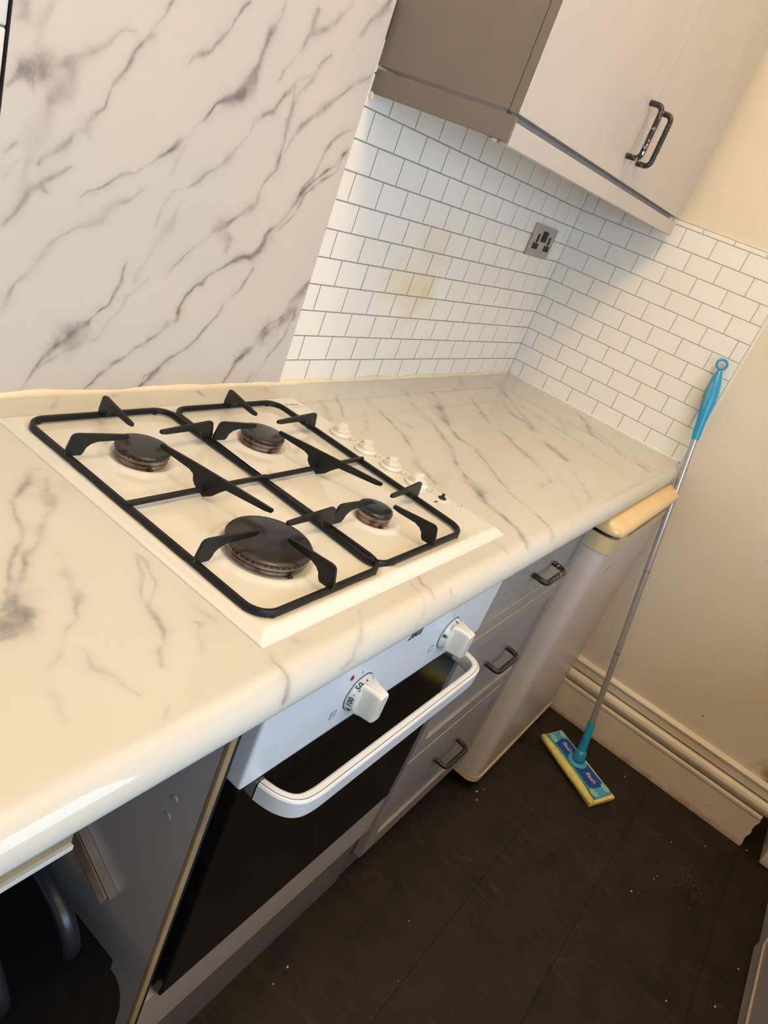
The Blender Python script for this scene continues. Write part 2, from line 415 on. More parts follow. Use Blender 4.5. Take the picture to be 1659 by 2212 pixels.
PANEL_VEINS=[
 ([(-1.6, 0.905), (-1.589, 0.922), (-1.573, 0.95), (-1.553, 0.978), (-1.531, 0.992), (-1.514, 1.004), (-1.507, 1.014), (-1.487, 1.04), (-1.477, 1.065), (-1.469, 1.096)],0.0019,0.70),
 ([(-1.553, 0.976), (-1.54, 0.984), (-1.524, 0.994), (-1.513, 1.005)],0.0070,0.80),
 ([(-1.5, 0.904), (-1.48, 0.927), (-1.446, 0.957), (-1.408, 0.98), (-1.38, 1.008), (-1.362, 1.028), (-1.35, 1.06), (-1.335, 1.08), (-1.302, 1.102), (-1.269, 1.125), (-1.237, 1.14), (-1.214, 1.166), (-1.2, 1.188), (-1.184, 1.217), (-1.16, 1.245), (-1.137, 1.275), (-1.102, 1.306), (-1.081, 1.329)],0.0019,0.80),
 ([(-1.35, 1.06), (-1.335, 1.08), (-1.302, 1.102), (-1.269, 1.125), (-1.237, 1.14)],0.0022,0.60),
 ([(-1.246, 1.133), (-1.224, 1.149), (-1.214, 1.166), (-1.204, 1.183)],0.0054,0.80),
 ([(-1.199, 1.184), (-1.188, 1.201), (-1.169, 1.231), (-1.159, 1.256), (-1.145, 1.278), (-1.142, 1.297), (-1.135, 1.321), (-1.115, 1.344), (-1.083, 1.37)],0.0013,0.60),
 ([(-1.197, 1.18), (-1.173, 1.207), (-1.153, 1.242), (-1.128, 1.27), (-1.096, 1.295), (-1.079, 1.337)],0.0013,0.70),
 ([(-1.403, 0.904), (-1.396, 0.929), (-1.376, 0.941), (-1.348, 0.961), (-1.318, 0.99), (-1.291, 1.02), (-1.271, 1.053), (-1.244, 1.084), (-1.229, 1.117)],0.0016,0.60),
 ([(-1.402, 0.909), (-1.39, 0.925), (-1.376, 0.941)],0.0038,0.70),
 ([(-1.221, 0.902), (-1.206, 0.943), (-1.178, 0.98), (-1.158, 1.007), (-1.123, 1.045), (-1.1, 1.082), (-1.078, 1.106)],0.0024,0.70),
 ([(-1.167, 0.984), (-1.146, 1.008), (-1.128, 1.026), (-1.109, 1.041), (-1.101, 1.069), (-1.081, 1.097)],0.0049,0.65),
 ([(-1.152, 0.909), (-1.126, 0.957), (-1.102, 0.995), (-1.092, 1.033), (-1.089, 1.056)],0.0013,0.50),
 ([(-1.168, 0.905), (-1.161, 0.919), (-1.158, 0.926)],0.0019,0.50),
 ([(-1.635, 1.024), (-1.62, 1.056), (-1.602, 1.082), (-1.584, 1.109), (-1.562, 1.13), (-1.525, 1.153), (-1.501, 1.175), (-1.462, 1.201)],0.0024,0.35),
 ([(-1.553, 1.173), (-1.523, 1.196), (-1.495, 1.213), (-1.463, 1.234), (-1.431, 1.262), (-1.408, 1.283), (-1.39, 1.306), (-1.376, 1.33), (-1.34, 1.355), (-1.331, 1.379), (-1.318, 1.407), (-1.306, 1.437), (-1.293, 1.476)],0.0022,0.65),
 ([(-1.373, 1.333), (-1.355, 1.345), (-1.337, 1.358), (-1.325, 1.377)],0.0046,0.70),
 ([(-1.308, 1.431), (-1.299, 1.454), (-1.293, 1.482)],0.0038,0.50),
 ([(-1.435, 1.157), (-1.429, 1.181), (-1.416, 1.206), (-1.368, 1.235), (-1.334, 1.271), (-1.309, 1.306), (-1.299, 1.331), (-1.27, 1.348), (-1.25, 1.373), (-1.239, 1.386)],0.0016,0.50),
 ([(-1.428, 1.223), (-1.413, 1.257), (-1.404, 1.281), (-1.391, 1.308)],0.0013,0.40),
 ([(-1.287, 1.341), (-1.266, 1.349), (-1.254, 1.372), (-1.216, 1.418), (-1.185, 1.447)],0.0016,0.45),
 ([(-1.398, 1.093), (-1.366, 1.121), (-1.332, 1.165), (-1.289, 1.182), (-1.26, 1.216), (-1.25, 1.243), (-1.233, 1.268), (-1.233, 1.296), (-1.234, 1.324), (-1.232, 1.368), (-1.237, 1.387)],0.0019,0.60),
 ([(-1.233, 1.268), (-1.233, 1.289), (-1.234, 1.31)],0.0040,0.60),
 ([(-1.294, 1.137), (-1.29, 1.156), (-1.32, 1.171), (-1.289, 1.182)],0.0032,0.50),
 ([(-1.226, 1.305), (-1.205, 1.345), (-1.167, 1.375), (-1.124, 1.411), (-1.081, 1.451)],0.0022,0.60),
 ([(-1.23, 1.365), (-1.219, 1.401), (-1.211, 1.42)],0.0027,0.45),
 ([(-1.614, 1.2), (-1.607, 1.215), (-1.586, 1.236), (-1.565, 1.257), (-1.541, 1.282), (-1.536, 1.304), (-1.528, 1.33), (-1.513, 1.353), (-1.497, 1.371), (-1.491, 1.39), (-1.477, 1.418)],0.0019,0.50),
 ([(-1.567, 1.252), (-1.559, 1.261)],0.0038,0.50),
 ([(-1.527, 1.328), (-1.518, 1.346), (-1.508, 1.359), (-1.491, 1.375)],0.0049,0.55),
 ([(-1.66, 1.273), (-1.641, 1.29), (-1.628, 1.298), (-1.605, 1.31), (-1.581, 1.324), (-1.557, 1.344), (-1.53, 1.37), (-1.517, 1.372)],0.0027,0.50),
 ([(-1.646, 1.291), (-1.637, 1.3), (-1.627, 1.308), (-1.62, 1.301)],0.0070,0.70),
 ([(-1.647, 1.123), (-1.635, 1.145), (-1.624, 1.169), (-1.61, 1.179), (-1.595, 1.196), (-1.578, 1.208)],0.0019,0.50),
 ([(-1.609, 1.18), (-1.599, 1.172)],0.0016,0.60),
 ([(-1.436, 1.365), (-1.406, 1.384), (-1.393, 1.406), (-1.38, 1.43), (-1.359, 1.456)],0.0019,0.55),
 ([(-1.637, 1.321), (-1.628, 1.352), (-1.62, 1.368)],0.0032,0.30),
 ([(-1.658, 1.342), (-1.65, 1.357)],0.0043,0.40),
 ([(-1.135, 1.489), (-1.121, 1.51), (-1.101, 1.53), (-1.084, 1.555)],0.0040,0.65),
 ([(-1.272, 1.39), (-1.252, 1.427), (-1.238, 1.465), (-1.234, 1.491)],0.0024,0.50),
 ([(-1.236, 1.463), (-1.206, 1.479), (-1.18, 1.506), (-1.167, 1.526)],0.0022,0.40),
 ([(-1.653, 1.179), (-1.644, 1.192), (-1.639, 1.195)],0.0027,0.40),
 ([(-1.656, 1.204), (-1.642, 1.218)],0.0022,0.35),
 ([(-1.61, 1.271), (-1.6, 1.284), (-1.587, 1.308)],0.0043,0.30),
 ([(-1.631, 1.178), (-1.609, 1.267)],0.0054,0.20),
 ([(-1.572, 0.943), (-1.54, 0.964), (-1.492, 0.986), (-1.459, 1.052), (-1.424, 1.08)],0.0013,0.30),
 ([(-1.399, 1.193), (-1.41, 1.154), (-1.427, 1.125), (-1.448, 1.074)],0.0027,0.22),
]
TOP_VEINS=[
 ([(-1.671, -0.188), (-1.681, -0.186), (-1.712, -0.217), (-1.742, -0.247), (-1.752, -0.268), (-1.759, -0.293), (-1.773, -0.319), (-1.792, -0.342), (-1.803, -0.357), (-1.812, -0.376), (-1.825, -0.392), (-1.838, -0.404)],0.0024,0.60),
 ([(-1.686, -0.209), (-1.698, -0.236), (-1.693, -0.245), (-1.706, -0.266), (-1.733, -0.292), (-1.758, -0.322), (-1.781, -0.344), (-1.795, -0.367), (-1.813, -0.389)],0.0026,0.60),
 ([(-1.697, -0.232), (-1.709, -0.258), (-1.686, -0.209)],0.0035,0.40),
 ([(-1.816, -0.38), (-1.808, -0.383), (-1.819, -0.397)],0.0062,0.60),
 ([(-1.832, -0.401), (-1.82, -0.397), (-1.82, -0.407), (-1.832, -0.422)],0.0101,0.75),
 ([(-1.851, -0.427), (-1.841, -0.422), (-1.837, -0.429), (-1.85, -0.437)],0.0088,0.75),
 ([(-1.818, -0.408), (-1.819, -0.421)],0.0036,0.50),
 ([(-1.778, -0.333), (-1.768, -0.331), (-1.781, -0.338)],0.0013,0.50),
 ([(-1.705, -0.218), (-1.699, -0.228), (-1.694, -0.199), (-1.717, -0.222)],0.0030,0.30),
 ([(-1.75, -0.338), (-1.748, -0.351), (-1.757, -0.369), (-1.765, -0.386), (-1.771, -0.407), (-1.783, -0.426), (-1.788, -0.439), (-1.807, -0.45)],0.0027,0.45),
 ([(-1.768, -0.394), (-1.772, -0.409), (-1.782, -0.424)],0.0042,0.35),
 ([(-1.674, -0.376), (-1.674, -0.393), (-1.685, -0.416), (-1.696, -0.439), (-1.72, -0.457), (-1.728, -0.476), (-1.74, -0.502)],0.0021,0.45),
 ([(-1.678, -0.378), (-1.693, -0.41), (-1.706, -0.422), (-1.722, -0.462), (-1.727, -0.476)],0.0032,0.35),
 ([(-1.694, -0.494), (-1.691, -0.501), (-1.705, -0.51), (-1.714, -0.527)],0.0017,0.45),
 ([(-1.674, -0.48), (-1.675, -0.497), (-1.675, -0.503)],0.0042,0.30),
 ([(-1.549, -0.016), (-1.574, -0.044)],0.0038,0.35),
 ([(-1.445, -0.01), (-1.482, -0.045)],0.0033,0.30),
 ([(-1.285, -0.018), (-1.289, -0.04)],0.0050,0.50),
 ([(-1.113, 0.002), (-1.133, -0.032), (-1.125, -0.047)],0.0036,0.40),
 ([(-1.797, -0.444), (-1.804, -0.448), (-1.815, -0.463), (-1.829, -0.479), (-1.842, -0.491)],0.0014,0.30),
 ([(-1.805, -0.476), (-1.81, -0.49), (-1.814, -0.504), (-1.802, -0.518)],0.0024,0.35),
 ([(-1.802, -0.518), (-1.8, -0.533), (-1.795, -0.546)],0.0016,0.20),
 ([(-1.731, -0.479), (-1.734, -0.493), (-1.74, -0.502), (-1.749, -0.507), (-1.759, -0.526)],0.0028,0.40),
 ([(-1.847, -0.508), (-1.856, -0.532), (-1.859, -0.544)],0.0032,0.15),
 ([(-1.783, -0.569), (-1.8, -0.5894)],0.0018,0.20),
 ([(-1.655, -0.563), (-1.66, -0.576), (-1.658, -0.5848), (-1.66, -0.5949), (-1.666, -0.6057), (-1.677, -0.618)],0.0020,0.60),
 ([(-1.509, -0.564), (-1.548, -0.5977), (-1.564, -0.6087), (-1.581, -0.6149)],0.0015,0.45),
 ([(-1.39, -0.562), (-1.402, -0.5811), (-1.408, -0.5969), (-1.417, -0.6084), (-1.439, -0.6181)],0.0017,0.45),
 ([(-1.37, -0.562), (-1.38, -0.575), (-1.379, -0.5869), (-1.386, -0.5998)],0.0020,0.70),
 ([(-1.34, -0.5965), (-1.345, -0.6077)],0.0014,0.40),
 ([(-1.618, -0.562), (-1.616, -0.573)],0.0023,0.25),
 ([(-0.952, -0.065), (-0.984, -0.09), (-1.004, -0.115), (-1.035, -0.153)],0.0025,0.50),
 ([(-1.032, -0.084), (-1.056, -0.119), (-1.09, -0.155)],0.0048,0.35),
 ([(-0.959, -0.143), (-0.993, -0.176), (-1.034, -0.205)],0.0043,0.30),
 ([(-0.914, -0.149), (-0.926, -0.175), (-0.944, -0.221), (-0.964, -0.254), (-0.986, -0.285)],0.0028,0.50),
 ([(-0.922, -0.165), (-0.936, -0.196), (-0.937, -0.206)],0.0049,0.50),
 ([(-0.888, -0.147), (-0.898, -0.202), (-0.898, -0.221)],0.0022,0.40),
 ([(-0.761, -0.127), (-0.798, -0.177), (-0.807, -0.194), (-0.806, -0.217), (-0.83, -0.253), (-0.857, -0.286)],0.0031,0.50),
 ([(-0.902, -0.138), (-0.923, -0.17), (-0.942, -0.209), (-0.951, -0.241), (-0.991, -0.288), (-1.036, -0.338), (-1.078, -0.397)],0.0039,0.45),
 ([(-1.035, -0.323), (-1.051, -0.348), (-1.065, -0.38), (-1.081, -0.403)],0.0043,0.35),
 ([(-0.741, -0.11), (-0.777, -0.164), (-0.801, -0.206), (-0.832, -0.263), (-0.861, -0.292)],0.0038,0.45),
 ([(-0.603, -0.083), (-0.635, -0.122), (-0.687, -0.166), (-0.715, -0.201), (-0.768, -0.239), (-0.802, -0.286), (-0.799, -0.33), (-0.851, -0.384)],0.0041,0.55),
 ([(-0.609, -0.093), (-0.668, -0.149), (-0.729, -0.199), (-0.756, -0.232)],0.0127,0.50),
 ([(-0.855, -0.293), (-0.906, -0.339), (-0.946, -0.368), (-0.956, -0.388), (-0.986, -0.423), (-1.001, -0.454), (-1.032, -0.491), (-1.033, -0.517), (-1.044, -0.539)],0.0038,0.55),
 ([(-0.859, -0.3), (-0.896, -0.333)],0.0067,0.45),
 ([(-0.953, -0.381), (-0.983, -0.417), (-0.998, -0.448), (-1.026, -0.48), (-1.022, -0.495)],0.0089,0.70),
 ([(-1.033, -0.517), (-1.045, -0.551), (-1.072, -0.5837), (-1.082, -0.5974)],0.0024,0.50),
 ([(-0.851, -0.384), (-0.884, -0.43), (-0.919, -0.479), (-0.935, -0.53), (-0.961, -0.575), (-0.971, -0.5937), (-0.993, -0.607)],0.0033,0.60),
 ([(-0.46, -0.119), (-0.513, -0.168), (-0.548, -0.206), (-0.596, -0.249)],0.0055,0.50),
 ([(-0.592, -0.27), (-0.608, -0.306), (-0.631, -0.339), (-0.653, -0.371), (-0.685, -0.417), (-0.708, -0.462), (-0.74, -0.49)],0.0045,0.50),
 ([(-0.596, -0.288), (-0.631, -0.339)],0.0078,0.40),
 ([(-0.375, -0.185), (-0.423, -0.234), (-0.425, -0.277), (-0.477, -0.33), (-0.502, -0.375), (-0.535, -0.416), (-0.552, -0.445)],0.0057,0.55),
 ([(-0.511, -0.374), (-0.52, -0.41), (-0.549, -0.441)],0.0080,0.50),
 ([(-0.181, -0.057), (-0.299, -0.159), (-0.385, -0.24), (-0.429, -0.308), (-0.496, -0.367)],0.0035,0.40),
 ([(-0.294, -0.195), (-0.308, -0.24), (-0.321, -0.289), (-0.325, -0.327), (-0.346, -0.377), (-0.332, -0.411)],0.0052,0.50),
 ([(-0.221, -0.276), (-0.312, -0.351), (-0.366, -0.425), (-0.391, -0.489), (-0.431, -0.556)],0.0033,0.40),
 ([(-0.028, -0.254), (-0.105, -0.317), (-0.187, -0.374), (-0.233, -0.421), (-0.248, -0.461), (-0.249, -0.524), (-0.261, -0.572)],0.0058,0.55),
 ([(-0.083, -0.309), (-0.207, -0.381)],0.0092,0.45),
 ([(-0.062, -0.397), (-0.045, -0.448), (-0.039, -0.508), (-0.055, -0.572)],0.0035,0.35),
 ([(-0.159, -0.344), (-0.172, -0.411), (-0.245, -0.483), (-0.246, -0.546), (-0.209, -0.5855)],0.0027,0.35),
 ([(-0.573, -0.454), (-0.615, -0.496), (-0.661, -0.534), (-0.727, -0.577)],0.0027,0.35),
 ([(-0.722, -0.458), (-0.745, -0.493), (-0.788, -0.488), (-0.812, -0.504)],0.0030,0.35),
 ([(-0.186, -0.018), (-0.245, -0.091), (-0.299, -0.159)],0.0042,0.35),
 ([(-0.272, -0.051), (-0.306, -0.11)],0.0034,0.30),
 ([(-0.341, -0.01), (-0.394, -0.055), (-0.509, -0.092)],0.0046,0.30),
 ([(-0.701, -0.053), (-0.733, -0.111)],0.0056,0.30),
 ([(-0.877, -0.086), (-0.92, -0.135)],0.0050,0.30),
 ([(-1.146, -0.561), (-1.148, -0.577), (-1.151, -0.5904)],0.0022,0.60),
 ([(-0.662, -0.466), (-0.747, -0.54), (-0.806, -0.5813)],0.0026,0.20),
]

# ------------------------------------------------------------------ structure
def struct(name, b, mat, label=None, **k):
    o = box(name, b, mat, **k); o['kind'] = 'structure'
    if label: o['label'] = label
    return o
floor = struct('floor', (-4.2, 1.2, -2.0, 0.06, -.05, -.0022), M_dark)
ye = [0.0, -.29, -.54, -.787, -1.004, -1.281, -1.53, -1.78, -2.0]
for i in range(8):
    xs_ = [-4.2, -3.0-.15*(i % 3), -1.78+.05*(i % 2), .55+.1*(i % 3), 1.2]
    for a, b in zip(xs_, xs_[1:]): box('plank', (a+.0004, b-.0004, ye[i+1]+.0004, ye[i]-.0004, -.0022, 0), M_floor, floor, bev=.0003, seg=1)
struct('ceiling', (-4.2, 1.2, -2.0, 0.06, 2.75, 2.81), M_ceil)
wall_back = struct('wall_back', (-4.2, .06, 0.0, .08, 0, 2.75), M_grout)
wall_right = struct('wall_right', (0.0, .08, -1.285, 0.0, 0, 2.75), M_wall)
struct('wall_left', (-4.26, -4.2, -2.0, .06, 0, 2.75), M_paintd)
# window wall behind the camera
bm = bmesh.new()
wx0, wx1, wz0, wz1 = -2.70, -1.05, 0.93, 1.83
add_box(bm, -4.2, wx0, -2.06, -2.0, 0, 2.75); add_box(bm, wx1, 1.2, -2.06, -2.0, 0, 2.75)
add_box(bm, wx0, wx1, -2.06, -2.0, 0, wz0); add_box(bm, wx0, wx1, -2.06, -2.0, wz1, 2.75)
o = bm_obj('wall_front', bm, M_paintd); o['kind'] = 'structure'
bm = bmesh.new()
for b in ((wx0, wx0+.05), (wx1-.05, wx1), ((wx0+wx1)/2-.025, (wx0+wx1)/2+.025)):
    add_box(bm, b[0], b[1], -2.05, -1.99, wz0, wz1)
add_box(bm, wx0, wx1, -2.05, -1.99, wz0, wz0+.05); add_box(bm, wx0, wx1, -2.05, -1.99, wz1-.05, wz1)
o = bm_obj('window_1', bm, M_sealw); o['kind'] = 'structure'
struct('wall_passage', (1.14, 1.2, -2.0, .06, 0, 2.75), M_paintd)
struct('wall_passage_end', (.08, 1.14, -.4, -.34, 0, 2.75), M_paintd)
# jamb and dark opening beyond the end of the right wall
struct('trim_1', (-.033, .16, -1.42, -1.343, 0.0, 2.1), M_skirt, bev=.004)

# painted wall above and beside the tiled areas (thin plaster skins so the grout field stops where the tiles do)
TX = 0.0
Z0 = .9485; HR = .0508; TW = .0869; TH = .0019
struct('trim_2', (-.0035, .0, -.600, -.592, .895, 1.4745), M_sealw, 'white vertical edge strip where the wall tiles stop', bev=.001)
struct('trim_3', (-.0025, .0, -.592, 0, 1.4700, 1.4745), M_seal, 'thin cream sealant line along the top of the tiles')
bm = bmesh.new(); add_box(bm, -.0012, 0, -.592, 0, .895, 1.4705)
g = bm_obj('grout_field', bm, M_grout, wall_right)
bm = bmesh.new(); add_box(bm, -4.2, 0, -.0012, 0, 1.62, 2.75)
p = bm_obj('painted_plaster', bm, M_paint, wall_back)
bm = bmesh.new(); add_box(bm, -4.2, 0, -.0012, 0, 0.0, .86)
p = bm_obj('painted_plaster', bm, M_paint, wall_back)
def tile_mesh(wd, ht, axis):
    """thin tile with a softened edge, proud of the grout; local frame: centre"""
    G = .0012; a = wd/2-G; b = ht/2-G; e = .0005
    bm = bmesh.new()
    t0, t1 = .0010, TH
    rings = []
    for (dx, d) in ((0, t0), (0, t1-.0003), (e, t1)):
        ring = []
        for sx, sz in ((-1, -1), (1, -1), (1, 1), (-1, 1)):
            u = sx*(a-dx); v = sz*(b-dx)
            co = (u, -d, v) if axis == 'y' else (-d, u, v)
            ring.append(bm.verts.new(co))
        rings.append(ring)
    for i in range(2):
        for j in range(4): bm.faces.new((rings[i][j], rings[i][(j+1) % 4], rings[i+1][(j+1) % 4], rings[i+1][j]))
    bm.faces.new(rings[2]); bm.faces.new(list(reversed(rings[0])))
    bmesh.ops.recalc_face_normals(bm, faces=bm.faces)
    me = bpy.data.meshes.new('tile'); bm.to_mesh(me); bm.free(); me.materials.append(M_tile)
    return me
cache = {}
def tile(axis, a0, a1, z0, z1, parent):
    wd, ht = round(a1-a0, 4), round(z1-z0, 4)
    if wd < .006 or ht < .006: return
    k = (axis, wd, ht)
    if k not in cache: cache[k] = tile_mesh(wd, ht, axis)
    o = bpy.data.objects.new('tile', cache[k]); COL.objects.link(o)
    o.location = ((a0+a1)/2, 0, (z0+z1)/2) if axis == 'y' else (0, (a0+a1)/2, (z0+z1)/2)
    put(o, parent)
XM = -1.0735
for r in range(12):
    z0 = max(.9, Z0+(r-1)*HR); z1 = Z0+r*HR
    if z0 > 1.46: break
    off = (.0800 if r % 2 == 0 else .0405)
    x0 = XM; x1 = XM+off
    while x0 < -.004:
        x1 = min(x1, -.0031)
        tile('y', x0, x1, z0, z1, wall_back)
        x0 = x1; x1 = x0+TW
        if x0 >= -.0032: break
for r in range(12):
    z0 = max(.9, Z0+(r-1)*HR); z1 = min(Z0+r*HR, 1.4700)
    if z1-z0 < .004: break
    y0 = 0.0; y1 = -(.0394 if r % 2 == 0 else .0820)
    while y0 > -.591:
        y1 = max(y1, -.592)
        tile('x', y1, y0, z0, z1, wall_right)
        y0 = y1; y1 = y0-TW
# older ceramic tiles left of the marble panel
for i in range(6):
    for k in range(3):
        a1 = -1.6680-k*.152; z0 = .9+.02+i*.102
        bm = bmesh.new(); add_box(bm, a1-.150, a1, -.006, -.0005, z0, z0+.100, bev=.0018, seg=2)
        o = bm_obj('ceramic_tile', bm, M_tile2, wall_back, smooth=True, angle=60)

# skirting board with its mouldings (profile extruded along y)
prof = [(0, 0), (-.020, 0), (-.020, .108), (-.0225, .112), (-.0225, .120), (-.017, .124), (-.015, .128), (-.0165, .133), (-.0235, .137),
        (-.0265, .146), (-.0265, .152), (-.0235, .160), (-.014, .165), (-.011, .172), (-.011, .196), (-.014, .199), (-.015, .205), (-.011, .210), (-.004, .214), (0, .214)]
def skirt(bm, prof, y0, y1, ragged=False):
    add_prism(bm, prof, lambda u, v, d: Vector((u, d, v)), y0, y1)
low = [(0, 0), (-.020, 0), (-.020, .108), (-.0225, .112), (-.0225, .120), (-.017, .124), (0, .124)]
mid = [(0, .1245), (-.015, .128), (-.0165, .133), (-.0235, .137), (-.0265, .146), (-.0265, .152), (-.0235, .160), (-.014, .165), (0, .165)]
top = [(0, .1655), (-.011, .172), (-.011, .196), (-.014, .199), (-.015, .205), (-.011, .210), (-.004, .214), (0, .214)]
sk = bpy.data.objects.new('baseboard_right', None); COL.objects.link(sk); sk['kind'] = 'structure'; sk.location = (0, -.9, 0)
for nm, pr, ye in (('lower_board', low, -1.283), ('rounded_moulding', mid, -1.300), ('top_moulding', top, -1.285)):
    bm = bmesh.new(); skirt(bm, pr, -.02, ye)
    if nm == 'lower_board':
        for zz in [.006*k for k in range(1, 18)]:
            bmesh.ops.bisect_plane(bm, geom=bm.verts[:]+bm.edges[:]+bm.faces[:], plane_co=(0, 0, zz), plane_no=(0, 0, 1))
        for v in bm.verts:
            if v.co.y < -1.2: v.co.y += .0022*math.sin(v.co.z*911)+.0015*math.sin(v.co.z*2100)-.001*(v.co.z > .1)
    bm_obj(nm, bm, M_skirt, sk)
o = box('screw_hole_plug', (-.0215, -.019, -1.166, -1.156, .055, .065), M_skirt, sk, bev=.002)

# sealant beads at the back of the worktop
bm = bmesh.new()
xs = np.linspace(-2.7, -.004, 120); rs_ = []
add_tube(bm, [(x, -.003, .9005+.0012*math.sin(x*31)) for x in xs], [.0062+.0016*math.sin(x*23)+.0008*math.sin(x*71) + (.0025 if x < XM else 0) for x in xs], 8)
o = bm_obj('sealant_bead', bm, M_seal, smooth=True); tag(o, 'wavy cream sealant bead along the back edge of the worktop', 'sealant')
bm = bmesh.new(); ys = np.linspace(-.004, -.585, 40)
add_tube(bm, [(-.003, y, .9005) for y in ys], [.0045+.0008*math.sin(y*60) for y in ys], 8)
o = bm_obj('sealant_bead', bm, M_sealw, smooth=True); tag(o, 'thin white sealant bead where worktop meets the right wall', 'sealant')

# ------------------------------------------------------------------ marble splashback panel
nx, nz = 420, 460
X = np.linspace(-1.665, -1.0745, nx); Zg = np.linspace(.903, 1.560, nz)
gx, gz = np.meshgrid(X, Zg)
mk = vein_mask(gx.ravel(), gz.ravel(), PANEL_VEINS, .0028, 1.75)
verts = np.stack([gx.ravel(), np.full(gx.size, -.0075), gz.ravel()], 1)
faces = []
for j in range(nz-1):
    b0 = j*nx
    faces += [(b0+i, b0+i+1, b0+nx+i+1, b0+nx+i) for i in range(nx-1)]
vl = verts.tolist(); ml = mk.tolist(); n0 = len(vl)
for (x, z) in ((X[0], Zg[0]), (X[-1], Zg[0]), (X[-1], Zg[-1]), (X[0], Zg[-1])): vl.append((x, -.0005, z)); ml.append(0)
c4 = [0, nx-1, nz*nx-1, (nz-1)*nx]
for i in range(4): faces.append((c4[i], n0+i, n0+(i+1) % 4, c4[(i+1) % 4]))
faces.append((n0, n0+3, n0+2, n0+1))
ox, oz = -1.37, .903
me = bpy.data.meshes.new('splashback_panel'); me.from_pydata([(a-ox, b, c-oz) for a, b, c in vl], [], faces)
at = me.attributes.new('vein', 'FLOAT', 'POINT'); at.data.foreach_set('value', ml)
me.materials.append(M_panel)
pn = bpy.data.objects.new('splashback_panel', me); COL.objects.link(pn); pn.location = (ox, 0, oz)
tag(pn, 'tall grey-veined marble effect splashback panel on the wall behind the hob', 'splashback')
box('edge_trim', (-1.6668, -1.6655, -.0085, -.0005, .903, 1.560), M_dark, pn, bev=.001)
for k in range(6):   # tiles continuing above the panel
    tile('y', XM-.6+k*.1, XM-.5+k*.1, 1.562, 1.615, wall_back)

# ------------------------------------------------------------------ worktop
WX0 = -2.75
xs = np.concatenate([np.linspace(WX0, -2.02, 30)[:-1], np.linspace(-2.02, -.0015, 1120)])
pf = [(y, .9, -y) for y in np.linspace(-.001, -.58, 320)]
for k in range(1, 25):
    a = k/24*PI/2; pf.append((-.58-.03*math.sin(a), .87+.03*math.cos(a), .58+.03*a))
sb = .58+.03*PI/2
for k in range(1, 6):
    a = k/5*PI/2; pf.append((-.602-.008*math.cos(a), .870-.008*math.sin(a), sb+.008*a))
sb2 = sb+.008*PI/2
for y in (-.57, -.30, -.001): pf.append((y, .862, sb2+(-.602-y)*-1))
P_ = np.array(pf); npf = len(pf)
gx = np.repeat(xs, npf); gp = np.tile(np.arange(npf), len(xs))
mk = vein_mask(gx, -P_[gp, 2], TOP_VEINS, .0024, 1.25)
mk[P_[gp, 1] < .8625] = 0
vl = np.stack([gx, P_[gp, 0], P_[gp, 1]], 1)
faces = []
for i in range(len(xs)-1):
    b0 = i*npf
    faces += [(b0+j, b0+npf+j, b0+npf+j+1, b0+j+1) for j in range(npf-1)]
    faces.append((b0+npf-1, b0+npf+npf-1, b0+npf, b0))
faces.append(tuple(range(npf))); faces.append(tuple((len(xs)-1)*npf+j for j in reversed(range(npf))))
me = bpy.data.meshes.new('worktop')
org = np.array([-1.37, -.3, .862]); me.from_pydata((vl-org).tolist(), [], faces)
at = me.attributes.new('vein', 'FLOAT', 'POINT'); at.data.foreach_set('value', mk.tolist())
me.materials.append(M_top)
for p in me.polygons: p.use_smooth = len(p.vertices) == 4
bm = bmesh.new(); bm.from_mesh(me); bmesh.ops.recalc_face_normals(bm, faces=bm.faces); bm.to_mesh(me); bm.free()
wt = bpy.data.objects.new('worktop', me); COL.objects.link(wt); wt.location = org.tolist()
tag(wt, 'long cream marble effect laminate worktop with rounded front edge', 'worktop')

# ------------------------------------------------------------------ gas hob
HX0, HX1, HY0, HY1 = -1.660, -1.096, -.557, -.062
hob = thing('gas_hob', 'white four burner gas hob set into the marble effect worktop', 'hob', ((HX0+HX1)/2, (HY0+HY1)/2, .9))
BURN = [(-1.543, -.203, .0345, 'm'), (-1.537, -.4365, .0510, 'l'), (-1.322, -.207, .0330, 'm'), (-1.317, -.4360, .0250, 's')]
nx, ny = 200, 176
X = np.linspace(HX0, HX1, nx); Y = np.linspace(HY0, HY1, ny)
gx, gy = np.meshgrid(X, Y)
def sdrr(x, y, cx, cy, hw, hh, r):
    qx = np.abs(x-cx)-(hw-r); qy = np.abs(y-cy)-(hh-r)
    return np.hypot(np.maximum(qx, 0), np.maximum(qy, 0)) + np.minimum(np.maximum(qx, qy), 0) - r
def sm(a, b, v):
    t = np.clip((v-a)/(b-a), 0, 1); return t*t*(3-2*t)
d = sdrr(gx, gy, (HX0+HX1)/2, (HY0+HY1)/2, (HX1-HX0)/2, (HY1-HY0)/2, .008)
z = .9085 - .0075*sm(-.017, 0.0, d)
dw = np.minimum(sdrr(gx, gy, -1.5265, -.3095, .1225, .2300, .035), sdrr(gx, gy, -1.297, -.3095, .1200, .2300, .035))
z -= .0038*(1-sm(-.012, .001, dw))
for bx, by, br, t in BURN:
    r = np.hypot(gx-bx, gy-by)
    z += .0035*np.exp(-((r-(br+.010))/.0065)**2)
    z -= .0015*(1-sm(br-.004, br+.006, r))
r = np.hypot(gx+1.136, gy+.447); z += .0015*np.exp(-((r-.008)/.003)**2)
vl = [(float(a), float(b), float(c)) for a, b, c in zip(gx.ravel(), gy.ravel(), z.ravel())]
faces = []
for j in range(ny-1):
    b0 = j*nx
    faces += [(b0+i, b0+i+1, b0+nx+i+1, b0+nx+i) for i in range(nx-1)]
